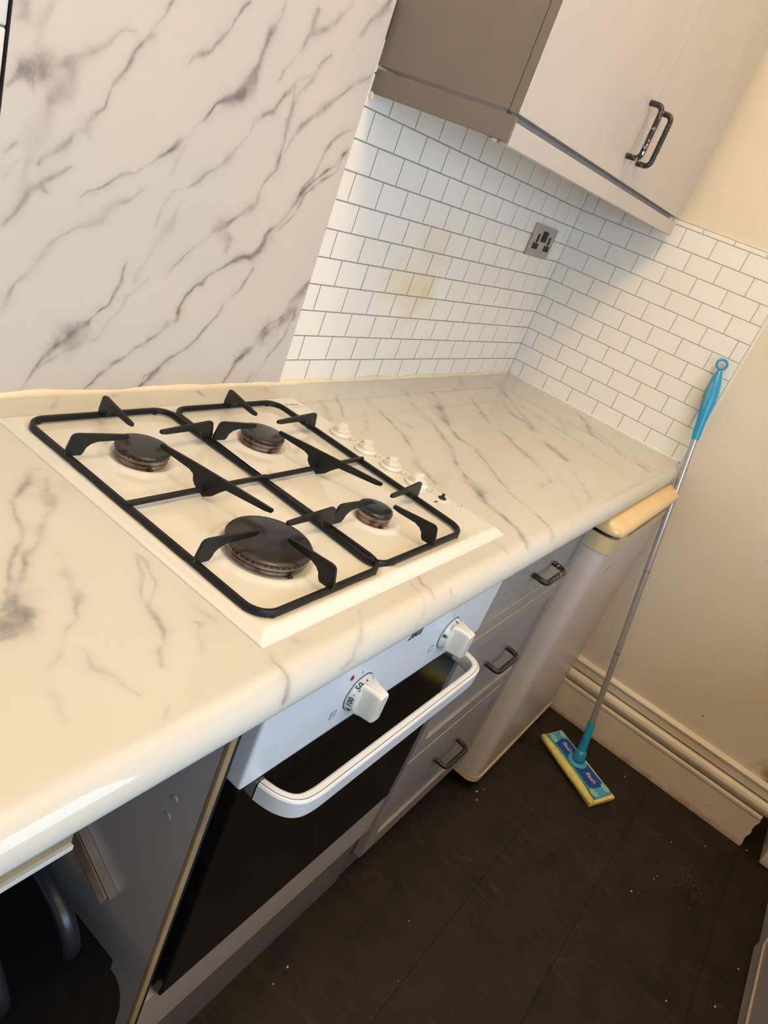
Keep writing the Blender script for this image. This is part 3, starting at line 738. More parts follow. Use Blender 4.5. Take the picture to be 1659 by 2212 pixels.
bot = len(vl); ring = [i for i in range(nx)] + [j*nx+nx-1 for j in range(1, ny)] + [(ny-1)*nx+i for i in range(nx-2, -1, -1)] + [j*nx for j in range(ny-2, 0, -1)]
for i in ring: vl.append((vl[i][0], vl[i][1], .9002))
nr = len(ring)
for k in range(nr): faces.append((ring[k], bot+k, bot+(k+1) % nr, ring[(k+1) % nr]))
faces.append(tuple(bot+k for k in range(nr)))
me = bpy.data.meshes.new('hob_plate'); me.from_pydata(vl, [], faces); me.materials.append(M_enamel)
for p in me.polygons: p.use_smooth = len(p.vertices) == 4
hp = bpy.data.objects.new('hob_plate', me); COL.objects.link(hp); put(hp, hob)
for bx, by, br, t in BURN:
    zb = .9040
    bm = bmesh.new()
    add_lathe(bm, [(br*.55, zb-.002), (br*.90, zb-.0005), (br*.97, zb+.002), (br*1.0, zb+.0045), (br*.99, zb+.0065), (br*.93, zb+.0075), (br*.94, zb+.0085), (br*1.02, zb+.0095), (br*1.03, zb+.0125), (br*.96, zb+.0140), (br*.6, zb+.0143)], (bx, by, 0), 48, cap_start=True, cap_end=True)
    # flame port teeth
    for k in range(int(br*900)):
        a = 2*PI*k/int(br*900)
        cx, cy = bx+br*1.0*math.cos(a), by+br*1.0*math.sin(a)
        r = bmesh.ops.create_cube(bm, size=.0022); bmesh.ops.translate(bm, verts=r['verts'], vec=(cx, cy, zb+.0136))
    ring_o = bm_obj('burner', bm, M_ring, hob, smooth=True, angle=40)
    bm = bmesh.new()
    zc = zb+.0152
    add_lathe(bm, [(br*.3, zc-.001), (br*.99, zc-.001), (br*1.04, zc+.0005), (br*1.05, zc+.002), (br*1.02, zc+.0038), (br*.9, zc+.0048), (br*.5, zc+.0054), (.0005, zc+.0056)], (bx, by, 0), 56, cap_start=True, cap_end=True)
    c = bm_obj('burner_cap', bm, M_capgloss if t == 's' else M_cap, ring_o, smooth=True, angle=50)
    if t == 's': c['label'] = 'glossy black burner cap'
    # spark electrode beside the burner
    bm = bmesh.new(); ex, ey = bx-.012, by-br*1.02
    add_lathe(bm, [(.0030, zb-.003), (.0032, zb+.004), (.0016, zb+.005), (.0011, zb+.008)], (ex, ey, 0), 10, cap_start=True, cap_end=True)
    bm_obj('spark_electrode', bm, M_black, hob, smooth=True)
# hob knobs
for i, (kx, ky) in enumerate(((-1.134, -.219), (-1.137, -.280), (-1.138, -.338), (-1.139, -.395))):
    bm = bmesh.new(); zk = .9087
    add_lathe(bm, [(.0205, zk), (.0205, zk+.003), (.0185, zk+.005), (.0165, zk+.0065), (.0162, zk+.009), (.010, zk+.0095)], (kx, ky, 0), 36, cap_start=True, cap_end=True)
    # D-shaped grip: rounded flat face to the front, falling away behind
    rings = []
    for (yy, s, hgt) in ((-.0035, .0155, .0215), (-.0045, .0145, .0205), (.0035, .0158, .0205), (.0100, .0135, .0150), (.0145, .0085, .0095)):
        pass
    secs = [(-.0050, .0135, .0195), (-.0038, .0152, .0215), (.0030, .0158, .0210), (.0090, .0138, .0165), (.0135, .0090, .0105)]
    for (yy, s, hgt) in secs:
        rings.append([bm.verts.new((kx+s*math.cos(a), ky+yy, zk+.0045+(hgt-.0045)*math.sin(a)**.75)) for a in [PI*k/14 for k in range(15)]])
    for a in range(len(rings)-1):
        for b in range(14): bm.faces.new((rings[a][b], rings[a][b+1], rings[a+1][b+1], rings[a+1][b]))
        bm.faces.new((rings[a][14], rings[a][0], rings[a+1][0], rings[a+1][14]))
    bm.faces.new(rings[0]); bm.faces.new(list(reversed(rings[-1])))
    k = bm_obj('control_knob', bm, M_knobw, hob, smooth=True, angle=38)
    if i in (1, 2):
        bm = bmesh.new(); add_box(bm, kx-.0125, kx-.0115, ky+.001, ky+.006, zk+.0165, zk+.0178)
        q = bm_obj('red_mark', bm, M_redmark, k); q['label'] = 'small red pointer mark'
    # printed burner diagram: four dots beside each knob
    bm = bmesh.new()
    for (dx, dy) in ((-.004, -.025), (.001, -.027), (.006, -.0275), (-.001, -.0225), (.010, -.026)):
        add_box(bm, kx+dx+.004, kx+dx+.0055, ky+dy, ky+dy+.0012, zk-.0004, zk+.0001)
    q = bm_obj('printed_dots', bm, M_print, hob); q['kind'] = 'stuff'
bm = bmesh.new(); add_lathe(bm, [(.0095, .9085), (.0092, .9102), (.0075, .9108)], (-1.136, -.447, 0), 24, cap_start=True, cap_end=True)
bm_obj('igniter_collar', bm, M_knobw, hob, smooth=True, angle=40)
bm = bmesh.new(); add_lathe(bm, [(.0068, .9106), (.0070, .9120), (.0050, .9135), (.0026, .9140), (.0022, .9170), (.0030, .9182), (.0022, .9192)], (-1.136, -.447, 0), 20, cap_start=True, cap_end=True)
bm_obj('igniter_button', bm, M_black, hob, smooth=True, angle=40)
bm = bmesh.new()
add_box(bm, -1.160, -1.150, -.449, -.4462, .9082, .9087); add_box(bm, -1.1475, -1.1455, -.449, -.4462, .9082, .9087)
add_box(bm, -1.122, -1.120, -.472, -.470, .9082, .9087); add_box(bm, -1.118, -1.114, -.476, -.4745, .9082, .9087)
q = bm_obj('printed_symbols', bm, M_print, hob); q['kind'] = 'stuff'
M_logo = simple('faded_grey_print', (.42, .38, .32), .5, var=.1)
text_obj('printed_logo', 'Moffat', .0125, M_logo, frame((-1.140, -.104, .9087), (1, -.02, 0), (0, 1, 0)), hob)
bm = bmesh.new(); add_box(bm, -1.155, -1.120, -.1145, -.1135, .9082, .9087); bm_obj('printed_line', bm, M_logo, hob)

# ------------------------------------------------------------------ pan supports
def finger(bm, root, tip, other=None):
    """vertical plate: foot on the frame bar, arm reaching toward the burner with a curved gusset"""
    root = Vector((*root, 0)); tip = Vector((*tip, 0)); d = tip-root; L = d.length; d.normalize()
    n = Vector((-d.y, d.x, 0))
    z0, zt = .9135, .9435
    poly = [(-.004, z0), (.014, z0+.001), (.017, z0+.005), (.019, z0+.011), (.024, z0+.016), (.032, z0+.0195), (L-.010, zt-.0085), (L-.001, zt-.0065), (L, zt-.004), (L-.001, zt-.0015), (.5*L, zt-.0005), (.008, zt), (.003, zt-.001), (0.0, zt-.004), (-.005, z0+.006)]
    add_prism(bm, poly, lambda u, v, k: root+d*u+n*k+Vector((0, 0, v)), -.0019, .0019)
def finger2(bm, mid, t1, t2):
    mid = Vector((*mid, 0)); d = Vector((*t1, 0))-mid; L1 = d.length; d.normalize(); L2 = (Vector((*t2, 0))-mid).length
    n = Vector((-d.y, d.x, 0)); z0, zt = .9120, .9435
    poly = [(-.012, z0+.001), (0, z0-.006), (.016, z0+.003), (.020, z0+.008), (.022, z0+.016), (.030, z0+.0195), (L1-.010, zt-.0085), (L1-.001, zt-.0065), (L1, zt-.004), (L1-.001, zt-.0015), (.03, zt-.0005), (-.03, zt-.0005), (-L2+.001, zt-.0015), (-L2, zt-.004), (-L2+.001, zt-.0065), (-L2+.010, zt-.0085), (-.030, z0+.0195), (-.022, z0+.012)]
    add_prism(bm, poly, lambda u, v, k: mid+d*u+n*k+Vector((0, 0, v)), -.0019, .0019)
def support(label, x0, x1, y0, y1, burners, tips, ymid, lean):
    cx, cy = (x0+x1)/2, (y0+y1)/2
    t = thing('pan_support', label, 'pan support', (cx, cy, .9065), 'pan supports on the hob')
    # frame: rounded rectangle swept with a tall rounded bar
    pts = rrect(x1-x0, y1-y0, .026, 8); bm = bmesh.new(); rings = []
    sec = [(-.0034, .9078), (-.0034, .9138), (-.0022, .9153), (.0018, .9153), (.0030, .9138), (.0030, .9078)]
    npt = len(pts)
    for i, (u, v) in enumerate(pts):
        pu, pv = pts[i-1]; nu, nv = pts[(i+1) % npt]
        tx, ty = nu-pu, nv-pv; l_ = math.hypot(tx, ty); nx_, ny_ = ty/l_, -tx/l_
        rings.append([bm.verts.new((cx+u+nx_*k + lean*(y1-(cy+v))/(y1-y0), cy+v+ny_*k, zz)) for k, zz in sec])
    for i in range(npt):
        a = rings[i]; b = rings[(i+1) % npt]
        for j in range(6): bm.faces.new((a[j], a[(j+1) % 6], b[(j+1) % 6], b[j]))
    bm_obj('frame_ring', bm, M_cast, t, smooth=True, angle=50)
    bm = bmesh.new(); add_box(bm, x0-.003+lean*.5, x1+.003+lean*.5, ymid-.0027, ymid+.0027, .9118, .9188, bev=.0012)
    bm_obj('cross_bar', bm, M_cast, t, smooth=True, angle=50)
    for kind, a, b in tips:
        bm = bmesh.new(); finger(bm, a, b); bm_obj('finger', bm, M_cast, t)
    bm = bmesh.new(); finger2(bm, *burners); bm_obj('double_finger', bm, M_cast, t)
    for fx, fy in ((x0+.02, y0), (x1-.02+lean, y0), (x0+.02, y1), (x1-.02, y1)):
        bm = bmesh.new(); add_lathe(bm, [(.003, .9050), (.003, .908)], (fx, fy, 0), 8, cap_start=True, cap_end=True)
        bm_obj('rubber_foot', bm, M_black, t)
    return t
support('black pan support over the two left burners, nearer the hob left edge', -1.640, -1.416, -.530, -.092,
        ((-1.527, -.310), (-1.5405, -.231), (-1.5365, -.409)),
        [('l', (-1.640, -.189), (-1.569, -.2025)), ('b', (-1.531, -.094), (-1.544, -.176)), ('r', (-1.417, -.190), (-1.518, -.200)),
         ('l', (-1.640, -.429), (-1.562, -.4355)), ('r', (-1.417, -.433), (-1.513, -.435)), ('f', (-1.529, -.530), (-1.537, -.461))], -.307, 0)
support('black pan support over the two right burners, beside the control knobs', -1.408, -1.177, -.527, -.094,
        ((-1.303, -.312), (-1.3225, -.236), (-1.317, -.413)),
        [('l', (-1.408, -.195), (-1.348, -.2105)), ('b', (-1.298, -.096), (-1.317, -.179)), ('r', (-1.190, -.197), (-1.297, -.207)),
         ('l', (-1.408, -.432), (-1.341, -.4385)), ('r', (-1.196, -.430), (-1.293, -.439)), ('f', (-1.299, -.528), (-1.3155, -.460))], -.309, -.020)

# ------------------------------------------------------------------ oven
OX0, OX1 = -1.655, -1.100
FY = -.587
ov = thing('built_in_oven', 'white built-in oven with black glass door below the hob', 'oven', ((OX0+OX1)/2, -.30, .30))
box('oven_body', (OX0+.008, OX1-.006, -.560, -.03, .290, .845), M_black, ov, bev=.003)
box('control_fascia', (OX0, OX1+.012, FY, -.558, .7180, .8560), M_fascia, ov, bev=.004, seg=3)
box('fascia_trim', (OX0+.006, OX1+.006, -.5835, -.560, .7125, .7175), M_black, ov, bev=.001)
door = box('oven_door', (OX0+.004, OX1-.008, -.583, -.5605, .312, .7115), M_glass, ov, bev=.003, seg=2)
box('side_gap_strip', (OX1-.0075, OX1+.012, -.5740, -.5605, .312, .7115), simple('dark_brown_gap', (.045, .032, .024), .6), ov)
# wrap-around handle
hz0, hz1 = .674, .700
path = [(OX0+.040, -.584), (OX0+.046, -.610), (OX0+.060, -.6300), (OX0+.085, -.6385), (OX0+.14, -.6395), (-1.377, -.6395), (OX1-.120, -.6395), (OX1-.062, -.6380), (OX1-.040, -.628), (OX1-.030, -.608), (OX1-.027, -.584)]
path = [Vector((a, b, 0)) for a, b in path]
sp = []
for i in range(len(path)-1):
    p0 = path[max(i-1, 0)]; p1 = path[i]; p2 = path[i+1]; p3 = path[min(i+2, len(path)-1)]
    for k in range(5):
        t = k/5; sp.append(.5*((2*p1)+(p2-p0)*t+(2*p0-5*p1+4*p2-p3)*t*t+(3*p1-3*p2+p3-p0)*t**3) if (p2-p1).length < .06 else p1.lerp(p2, t))
sp.append(path[-1])
def sweep_z(bm, sp, sec):
    rings = []
    for i, p in enumerate(sp):
        t = (sp[min(i+1, len(sp)-1)]-sp[max(i-1, 0)]).normalized(); n = Vector((t.y, -t.x, 0))
        rings.append([bm.verts.new(p+n*u+Vector((0, 0, v))) for u, v in sec])
    m = len(sec)
    for i in range(len(rings)-1):
        for j in range(m): bm.faces.new((rings[i][j], rings[i][(j+1) % m], rings[i+1][(j+1) % m], rings[i+1][j]))
    bm.faces.new(list(reversed(rings[0]))); bm.faces.new(rings[-1])
bm = bmesh.new()
sweep_z(bm, sp, [(.000, hz0), (.000, hz1-.003), (-.0015, hz1-.0008), (-.0035, hz1), (-.0038, hz1-.0006), (-.0042, hz1), (-.011, hz1), (-.0135, hz1-.0015), (-.0145, hz1-.006), (-.0145, hz0+.003), (-.012, hz0)])
hd = bm_obj('door_handle', bm, M_handle, door, smooth=True, angle=30)
bm = bmesh.new(); sweep_z(bm, sp, [(-.0037, hz1-.0005), (-.0037, hz1+.0002), (-.0044, hz1+.0002), (-.0044, hz1-.0005)])
bm_obj('handle_seam', bm, simple('dark_seam', (.16, .10, .06), .7), hd)
# oven knobs
def oven_knob(x, z, marks):
    bm = bmesh.new(); y = FY
    add_lathe(bm, [(.0275, .0000), (.0275, .0025), (.0262, .0035), (.0235, .0115), (.0215, .0130), (.012, .0135)], (x, y, z), 44, axis='-y', cap_start=True, cap_end=True)
    secs = [(.009, .0185, .0245), (.014, .0140, .0240), (.020, .0118, .0232), (.028, .0105, .0225), (.0350, .0098, .0218), (.0372, .0082, .0200)]
    rings = []
    for (h, a, b) in secs:
        rings.append([bm.verts.new((x+u, y-h, z+v)) for u, v in rrect(2*a, 2*b, min(a, b)*.45, 4)])
    m = len(rings[0])
    for i in range(len(rings)-1):
        for j in range(m): bm.faces.new((rings[i][j], rings[i][(j+1) % m], rings[i+1][(j+1) % m], rings[i+1][j]))
    bm.faces.new(rings[-1]); bm.faces.new(list(reversed(rings[0])))
    k = bm_obj('control_knob', bm, M_knobw, ov, smooth=True, angle=34)
    bm = bmesh.new(); add_lathe(bm, [(.0284, -.0002), (.0284, .0006), (.0276, .0006)], (x, y, z), 44, axis='-y')
    bm_obj('base_ring_line', bm, M_print, k)  # thin dark ring line around the knob base
    for s, ang, size in marks:
        a = math.radians(ang); rad = Vector((math.cos(a), 0, math.sin(a)))
        r_ = .0250; h = .0070
        nrm = (rad*.945+Vector((0, -.32, 0))).normalized()
        up = (rad*.32*-1+Vector((0, -.945, 0)))   # toward the centre of the knob face
        tang = Vector((math.sin(a), 0, -math.cos(a)))
        loc = Vector((x, y-h, z))+rad*r_+nrm*.0004
        if s == 'dot':
            b2 = bmesh.new(); r = bmesh.ops.create_uvsphere(b2, u_segments=8, v_segments=6, radius=size)
            bmesh.ops.translate(b2, verts=b2.verts, vec=loc-nrm*size*.6); bm_obj('printed_dot', b2, M_print, k)
        else:
            y_ = up*-1; x_ = y_.cross(nrm)
            text_obj('printed_mark', s, size, M_print, frame(loc, x_, y_), k, bold=.0001)
oven_knob(-1.465, .7700, [('dot', 97, .0015), ('50', 128, .0112), ('dot', 156, .0008), ('100', 180, .0098), ('150', 225, .009), ('200', 270, .009), ('250', 315, .009)])
oven_knob(-1.235, .7735, [('0', 97, .0075), ('*', 165, .014), ('o', 165, .0085)])
bm = bmesh.new()
add_lathe(bm, [(.0040, 0), (.0040, .0010), (.0028, .0018)], (-1.498, FY+.0002, .8080), 20, axis='-y', cap_start=True, cap_end=True)
for v in bm.verts: v.co.x = -1.498+(v.co.x+1.498)*.75
q = bm_obj('indicator_light', bm, M_red, ov, smooth=True, angle=40); q['label'] = 'small red indicator light'
bm = bmesh.new()
for x_, z_ in ((-1.475, .8060), (-1.245, .8090)): add_box(bm, x_-.0007, x_+.0007, FY-.0003, FY+.001, z_-.0022, z_+.0022)
def sq(bm, x, z, s, t=.0005, inner=False):
    add_box(bm, x-s, x+s, FY-.0003, FY+.001, z+s-t, z+s); add_box(bm, x-s, x+s, FY-.0003, FY+.001, z-s, z-s+t)
    add_box(bm, x-s, x-s+t, FY-.0003, FY+.001, z-s, z+s); add_box(bm, x+s-t, x+s, FY-.0003, FY+.001, z-s, z+s)
sq(bm, -1.508, .7520, .0058); sq(bm, -1.278, .7590, .0058)
add_box(bm, -1.5115, -1.5108, FY-.0003, FY+.001, .7495, .7545); add_box(bm, -1.5115, -1.506, FY-.0003, FY+.001, .7540, .7546); add_box(bm, -1.5065, -1.5058, FY-.0003, FY+.001, .7495, .7525)
q = bm_obj('printed_symbols', bm, M_print, ov); q['kind'] = 'stuff'
text_obj('printed_logo', 'ZANUSSI', .0165, M_print, frame((-1.362, FY-.0003, .8215), (1, 0, 0), (0, 0, 1)), ov, shear=.35, sx=.52, bold=.0003)

# ------------------------------------------------------------------ oven housing cabinet
hs = thing('oven_housing_cabinet', 'grey oven housing unit with a plain end panel and taupe bottom filler', 'cabinet', (-1.39, -.3, 0))
ep = box('end_panel', (-1.7000, -1.6820, -.5800, -.02, 0, .8615), M_greyd, hs, bev=.0006)
box('edge_strip', (-1.7005, -1.6905, -.5860, -.5802, 0, .8615), M_edge, hs, bev=.0012)
box('gap_strip', (-1.6900, -1.6815, -.5830, -.5802, 0, .8615), M_black, hs)
box('inner_panel', (-1.6815, -1.6560, -.5640, -.5400, 0, .8615), M_black, hs)
box('side_panel', (-1.0980, -1.0850, -.5580, -.02, 0, .8615), M_greyd, hs)
box('bottom_filler', (-1.6680, -1.0850, -.5740, -.5600, .185, .3080), M_filler, hs, bev=.0008)
box('plinth', (-1.6680, -1.0850, -.5600, -.5450, 0, .185), M_plinth, hs)
for (y, z) in ((-.543, .697), (-.541, .668)):
    bm = bmesh.new(); rg = []
    for (rr, hh) in ((.0045, .0002), (.0040, .0012), (.0015, .0013)):
        rg.append([bm.verts.new((-1.7000-hh, y+rr*math.cos(2*PI*j/14), z+rr*math.sin(2*PI*j/14))) for j in range(14)])
    for i in range(2):
        for j in range(14): bm.faces.new((rg[i][j], rg[i][(j+1) % 14], rg[i+1][(j+1) % 14], rg[i+1][j]))
    bm.faces.new(rg[-1]); bm.faces.new(list(reversed(rg[0])))
    bm_obj('screw_cap', bm, M_greyd, ep, smooth=True, angle=40)
# metal runner fixed to the end panel: channel section with a raised rib
bm = bmesh.new()
A = Vector((-1.7005, -.360, .560)); B = Vector((-1.7005, -.5000, .4790)); dd = (B-A).normalized(); nn = Vector((0, dd.z, -dd.y))
if nn.z < 0: nn = -nn
poly = [(-.013, 0), (-.013, .009), (-.0115, .009), (-.0115, .002), (-.002, .002), (-.002, .0055), (.004, .0055), (.004, .002), (.0115, .002), (.0115, .009), (.013, .009), (.013, 0)]
add_prism(bm, poly, lambda u, v, d_: A+dd*d_+nn*u+Vector((-v, 0, 0)), 0, (B-A).length)
for v in bm.verts: v.co.x = -1.7005+(v.co.x+1.7005)*1.3
rn = bm_obj('drawer_runner', bm, M_chrome, hs); rn['label'] = 'shiny metal channel'
# white batten under the front of the worktop, left of the oven
bt = box('support_batten', (-2.6, -1.852, -.572, -.552, .774, .7800), M_batten, bev=.001)
q = box('batten_board', (-2.6, -1.852, -.568, -.552, .7801, .8615), M_edge, bt)
q['label'] = 'dark board above the white strip'
tag(bt, 'white painted batten fixed under the worktop left of the oven', 'batten')

# ------------------------------------------------------------------ shaker fronts
def shaker(name, x0, x1, z0, z1, yf, mat, parent, stile, rail, dep=.0055, thick=.018, highlight_bottom=False, edge=None):
    """door/drawer front facing -y with a recessed centre panel and a chamfered step"""
    bm = bmesh.new(); b = .0007; ch = .0010
    def ring(ix0, ix1, iz0, iz1, y): return [bm.verts.new(p) for p in ((ix0, y, iz0), (ix1, y, iz0), (ix1, y, iz1), (ix0, y, iz1))]
    R_ = [ring(x0, x1, z0, z1, yf+thick), ring(x0, x1, z0, z1, yf+b), ring(x0+b, x1-b, z0+b, z1-b, yf),
          ring(x0+stile, x1-stile, z0+rail, z1-rail, yf), ring(x0+stile+ch*.4, x1-stile-ch*.4, z0+rail+ch*.4, z1-rail-ch*.4, yf+dep)]
    for a, c in zip(R_, R_[1:]):
        for j in range(4): bm.faces.new((a[j], a[(j+1) % 4], c[(j+1) % 4], c[j]))
    bm.faces.new(R_[-1]); bm.faces.new(list(reversed(R_[0])))
    if edge is not None:
        bm.faces.ensure_lookup_table(); bm.faces[3].material_index = 1
        o = bm_obj(name, bm, [mat, edge], parent)
    else: o = bm_obj(name, bm, mat, parent)
    if highlight_bottom:
        e = box('pale_edge_line', (x0+stile+.01, x1-stile-.002, yf-.0004, yf+.002, z0+rail-.0022, z0+rail), M_paleedge, o)  # pale strip painting the highlight on the recess's lower edge
        e['label'] = 'painted highlight along the recess edge'
    return o
def bow_handle(name, c0, c1, out, r, parent, wear=0.0):
    """D handle from foot c0 to foot c1 standing off by vector out"""
    c0 = Vector(c0); c1 = Vector(c1); out = Vector(out)
    pts = round_path([c0, c0+out, c1+out, c1], .014, 6)
    d = c1-c0
    bm = bmesh.new(); add_tube(bm, pts, r, 12)
    o = bm_obj(name, bm, M_chip, parent, smooth=True, angle=60)
    me = o.data; at = me.attributes.new('wear', 'FLOAT', 'POINT')
    L = d.length; dn = d.normalized(); org = o.matrix_basis.translation
    base = c0 - (Vector(org) + (Vector(parent_off(o))))
    vals = []
    for v in me.vertices:
        t = (v.co-base).dot(dn)/L
        vals.append(max(0, min(1, wear*(1.25 if t > .35 else .15))))
    at.data.foreach_set('value', vals)
    return o
def parent_off(o):
    off = Vector((0, 0, 0)); p = o.parent
    while p is not None: off += p.location; p = p.parent
    return off

# ------------------------------------------------------------------ drawer cabinet
dc = thing('drawer_cabinet', 'grey three drawer base cabinet between the oven and the fridge', 'cabinet', (-.85, -.3, 0))
DX0, DX1 = -1.082, -.612
box('carcass', (DX0+.003, DX1-.002, -.562, -.02, .10, .861), M_grey, dc)
box('plinth', (DX0, DX1, -.556, -.540, 0, .105), M_plinth, dc)
for (z0, z1, rail, hzz, wr, wf) in ((.684, .845, .034, .7725, .9, False), (.384, .680, .042, .548, .1, False), (.100, .380, .048, .270, .0, False)):
    dr = shaker('drawer', DX0, DX1, z0, z1, -.582, M_grey, dc, .034, rail, highlight_bottom=True)
    bow_handle('handle', (-.891, -.580, hzz), (-.791, -.580, hzz), (0, -.030, -.002), .0057, dr, wear=wr)
    e = box('pale_edge_line', (DX0+.004, DX1-.06, -.5824, -.579, z1-.0016, z1+.0002), M_paleedge, dr); e['label'] = 'pale top edge'  # pale strip along the drawer's top edge

# ------------------------------------------------------------------ fridge
fr = thing('fridge', 'white under-counter fridge with a yellowed plastic top grip', 'fridge', (-.31, -.32, 0))
FX0, FX1 = -.602, -.045
box('fridge_body', (FX0+.006, FX1-.006, -.560, -.03, .03, .845), M_fridge, fr, bev=.006)
bm = bmesh.new()
def dprof(x0, x1, yb, yf, r, n=8):
    out = [(x1, yb), (x0, yb)]
    for k in range(n+1):
        a = k/n*PI/2; out.append((x0+r-r*math.cos(a), yf+r-r*math.sin(a)))
    for k in range(n+1):
        a = k/n*PI/2; out.append((x1-r+r*math.sin(a), yf+r-r*math.cos(a)))
    return out
add_prism(bm, dprof(FX0, FX1, -.566, -.632, .030), lambda u, v, d: Vector((u, v, d)), .052, .772)
fd = bm_obj('fridge_door', bm, M_fridge, fr, smooth=True, angle=40)
bm = bmesh.new(); add_prism(bm, dprof(FX0-.001, FX1+.001, -.566, -.635, .032), lambda u, v, d: Vector((u, v, d)), .034, .050)
q = bm_obj('door_bottom_trim', bm, M_yellowd, fd, smooth=True, angle=40)
bm = bmesh.new(); add_prism(bm, dprof(FX0-.002, FX1+.001, -.566, -.636, .034), lambda u, v, d: Vector((u, v, d)), .7700, .8090)
q = bm_obj('lower_cap', bm, M_yellowd, fd, smooth=True, angle=40)
# upper grip: domed cap overhanging the slot
bm = bmesh.new(); rings = []
for (z, g_, yo) in ((.8185, .0, -.640), (.8220, -.002, -.6435), (.8300, -.001, -.643), (.8390, .004, -.637), (.8470, .014, -.624), (.8530, .030, -.604), (.8560, .044, -.588)):
    rings.append([bm.verts.new((u, v, z)) for u, v in dprof(FX0-.003+g_*.5, FX1+.001-g_*.5, -.566, yo, .030, 8)])
m = len(rings[0])
for i in range(len(rings)-1):
    for j in range(m): bm.faces.new((rings[i][j], rings[i][(j+1) % m], rings[i+1][(j+1) % m], rings[i+1][j]))
bm.faces.new(list(reversed(rings[0]))); bm.faces.new(rings[-1])
q = bm_obj('top_grip', bm, M_yellow, fd, smooth=True, angle=50); q['label'] = 'yellowed rounded plastic grip'
bm = bmesh.new(); add_prism(bm, dprof(FX0+.004, FX1-.004, -.566, -.622, .026), lambda u, v, d: Vector((u, v, d)), .8088, .8187)
bm_obj('grip_slot', bm, M_black, fd)
q = box('finger_slot', (FX0+.12, FX1-.06, -.6372, -.6335, .7960, .8084), simple('amber_slot', (.30, .17, .05), .4), fd)
bm = bmesh.new(); add_lathe(bm, [(.012, .0), (.012, .0006), (.010, .0010)], (-.475, -.632, .700), 28, axis='-y', cap_start=True, cap_end=True)
for v in bm.verts: v.co.x = -.475+(v.co.x+.475)*1.9
q = bm_obj('badge_mark', bm, simple('faded_badge', (.52, .46, .38), .4), fd, smooth=True, angle=40); q['label'] = 'faded oval badge'
for fx in (FX0+.05, FX1-.05):
    bm = bmesh.new(); add_lathe(bm, [(.016, 0), (.016, .006), (.008, .008), (.008, .034)], (fx, -.52, 0), 14, cap_start=True, cap_end=True)
    bm_obj('foot', bm, M_black, fr)

# ------------------------------------------------------------------ upper cabinet
uc = thing('wall_cabinet', 'grey two door wall cabinet above the tiled corner', 'cabinet', (-.55, -.14, 1.425))
UX0, UX1 = -1.066, -.046
box('carcass', (UX0, UX1, -.2620, -.0035, 1.469, 2.18), M_greyshade, uc, bev=.0008)
box('light_pelmet', (UX0+.0075, UX1+.004, -.2790, -.2610, 1.4240, 1.4570), M_greyl, uc, bev=.0015)
box('side_pelmet', (UX0+.001, UX0+.0070, -.2785, -.0040, 1.4280, 1.4640), M_greyshade, uc, bev=.0010)
box('inner_underside_strip', (UX0+.018, UX1-.004, -.2590, -.2500, 1.452, 1.4700), M_grey, uc)  # carcass underside strip seen between pelmet and doors
mid = -.5535
ud = []
for (a, b, hx, wr) in ((UX0, mid-.001, -.591, 1.0), (mid+.001, UX1+.002, -.519, .55)):
    d_ = shaker('cabinet_door', a, b, 1.4680, 2.178, -.2810, M_greyl, uc, .062, .066, dep=.0028, thick=.0175, edge=M_greyshade)  # left door edges get the painted-in shade too
    h_ = bow_handle('handle', (hx, -.279, 1.6080), (hx, -.279, 1.5110), (0, -.030, 0), .0054, d_, wear=wr)
# little joint bracket at the left pelmet corner
q = box('pelmet_joint_clip', (UX0+.001, UX0+.010, -.262, -.252, 1.4225, 1.4275), M_chrome, uc, bev=.001)
q = box('rubber_stop', (XM+.008, XM+.018, -.010, -.0035, 1.4200, 1.4300), M_seal, uc, bev=.001)

# ------------------------------------------------------------------ socket
sx0, sx1, sz0, sz1 = -.250, -.105, 1.2505, 1.3335
sk_ = thing('wall_socket', 'brushed steel double wall socket on the white tiles near the corner', 'socket', ((sx0+sx1)/2, 0, sz0))
box('faceplate', (sx0, sx1, -.0085, -.0030, sz0, sz1), M_steel, sk_, bev=.0012)
def U(u, v): return (sx0+u*(sx1-sx0), sz1-v*(sz1-sz0))
def sbox(name, u0, u1, v0, v1, m, y=-.0090, ins=0):
    a, t = U(u0, v0); b, s = U(u1, v1); return box(name, (a, b, y, -.0078, s, t), m, sk_, bev=.0004)
for du in (0, .53):
    sbox('earth_slot', .195+du, .285+du, .285, .555, M_black)
    sbox('pin_slot', .115+du, .235+du, .575, .760, M_black); sbox('pin_slot', .245+du, .365+du, .575, .760, M_black)
sbox('rocker_switch', .405, .495, .160, .495, M_black, -.0115); sbox('rocker_switch', .500, .590, .160, .495, M_black, -.0115)

# ------------------------------------------------------------------ mop
A = Vector((-.206, -.798, .032)); B = Vector((-.020, -.556, 1.189)); dv = (B-A); Ld = dv.length; dn = dv.normalized()
mop = thing('flat_mop', 'blue flat mop with yellow cloth leaning against the right wall', 'mop', (A.x, A.y, 0))
def seg(name, t0, t1, r, mat, n=16, extra=None):
    bm = bmesh.new(); add_tube(bm, [A+dn*t0, A+dn*t1] if extra is None else [A+dn*t for t, _ in extra], r if extra is None else [q for _, q in extra], n)
    return bm_obj(name, bm, mat, mop, smooth=True, angle=50)
seg('lower_sleeve', .02, .122, .0, M_blue, extra=[(.012, .0145), (.03, .0135), (.075, .0118), (.120, .0110), (.124, .0100)])
for (a, b) in ((.122, .345), (.347, .600), (.602, .900), (.902, .995)):
    seg('pole', a, b, .0088, M_pole)
for t in (.346, .601, .901):
    bm = bmesh.new(); add_tube(bm, [A+dn*(t-.002), A+dn*(t+.002)], .0096, 16); bm_obj('pole_joint', bm, M_chrome, mop, smooth=True, angle=50)
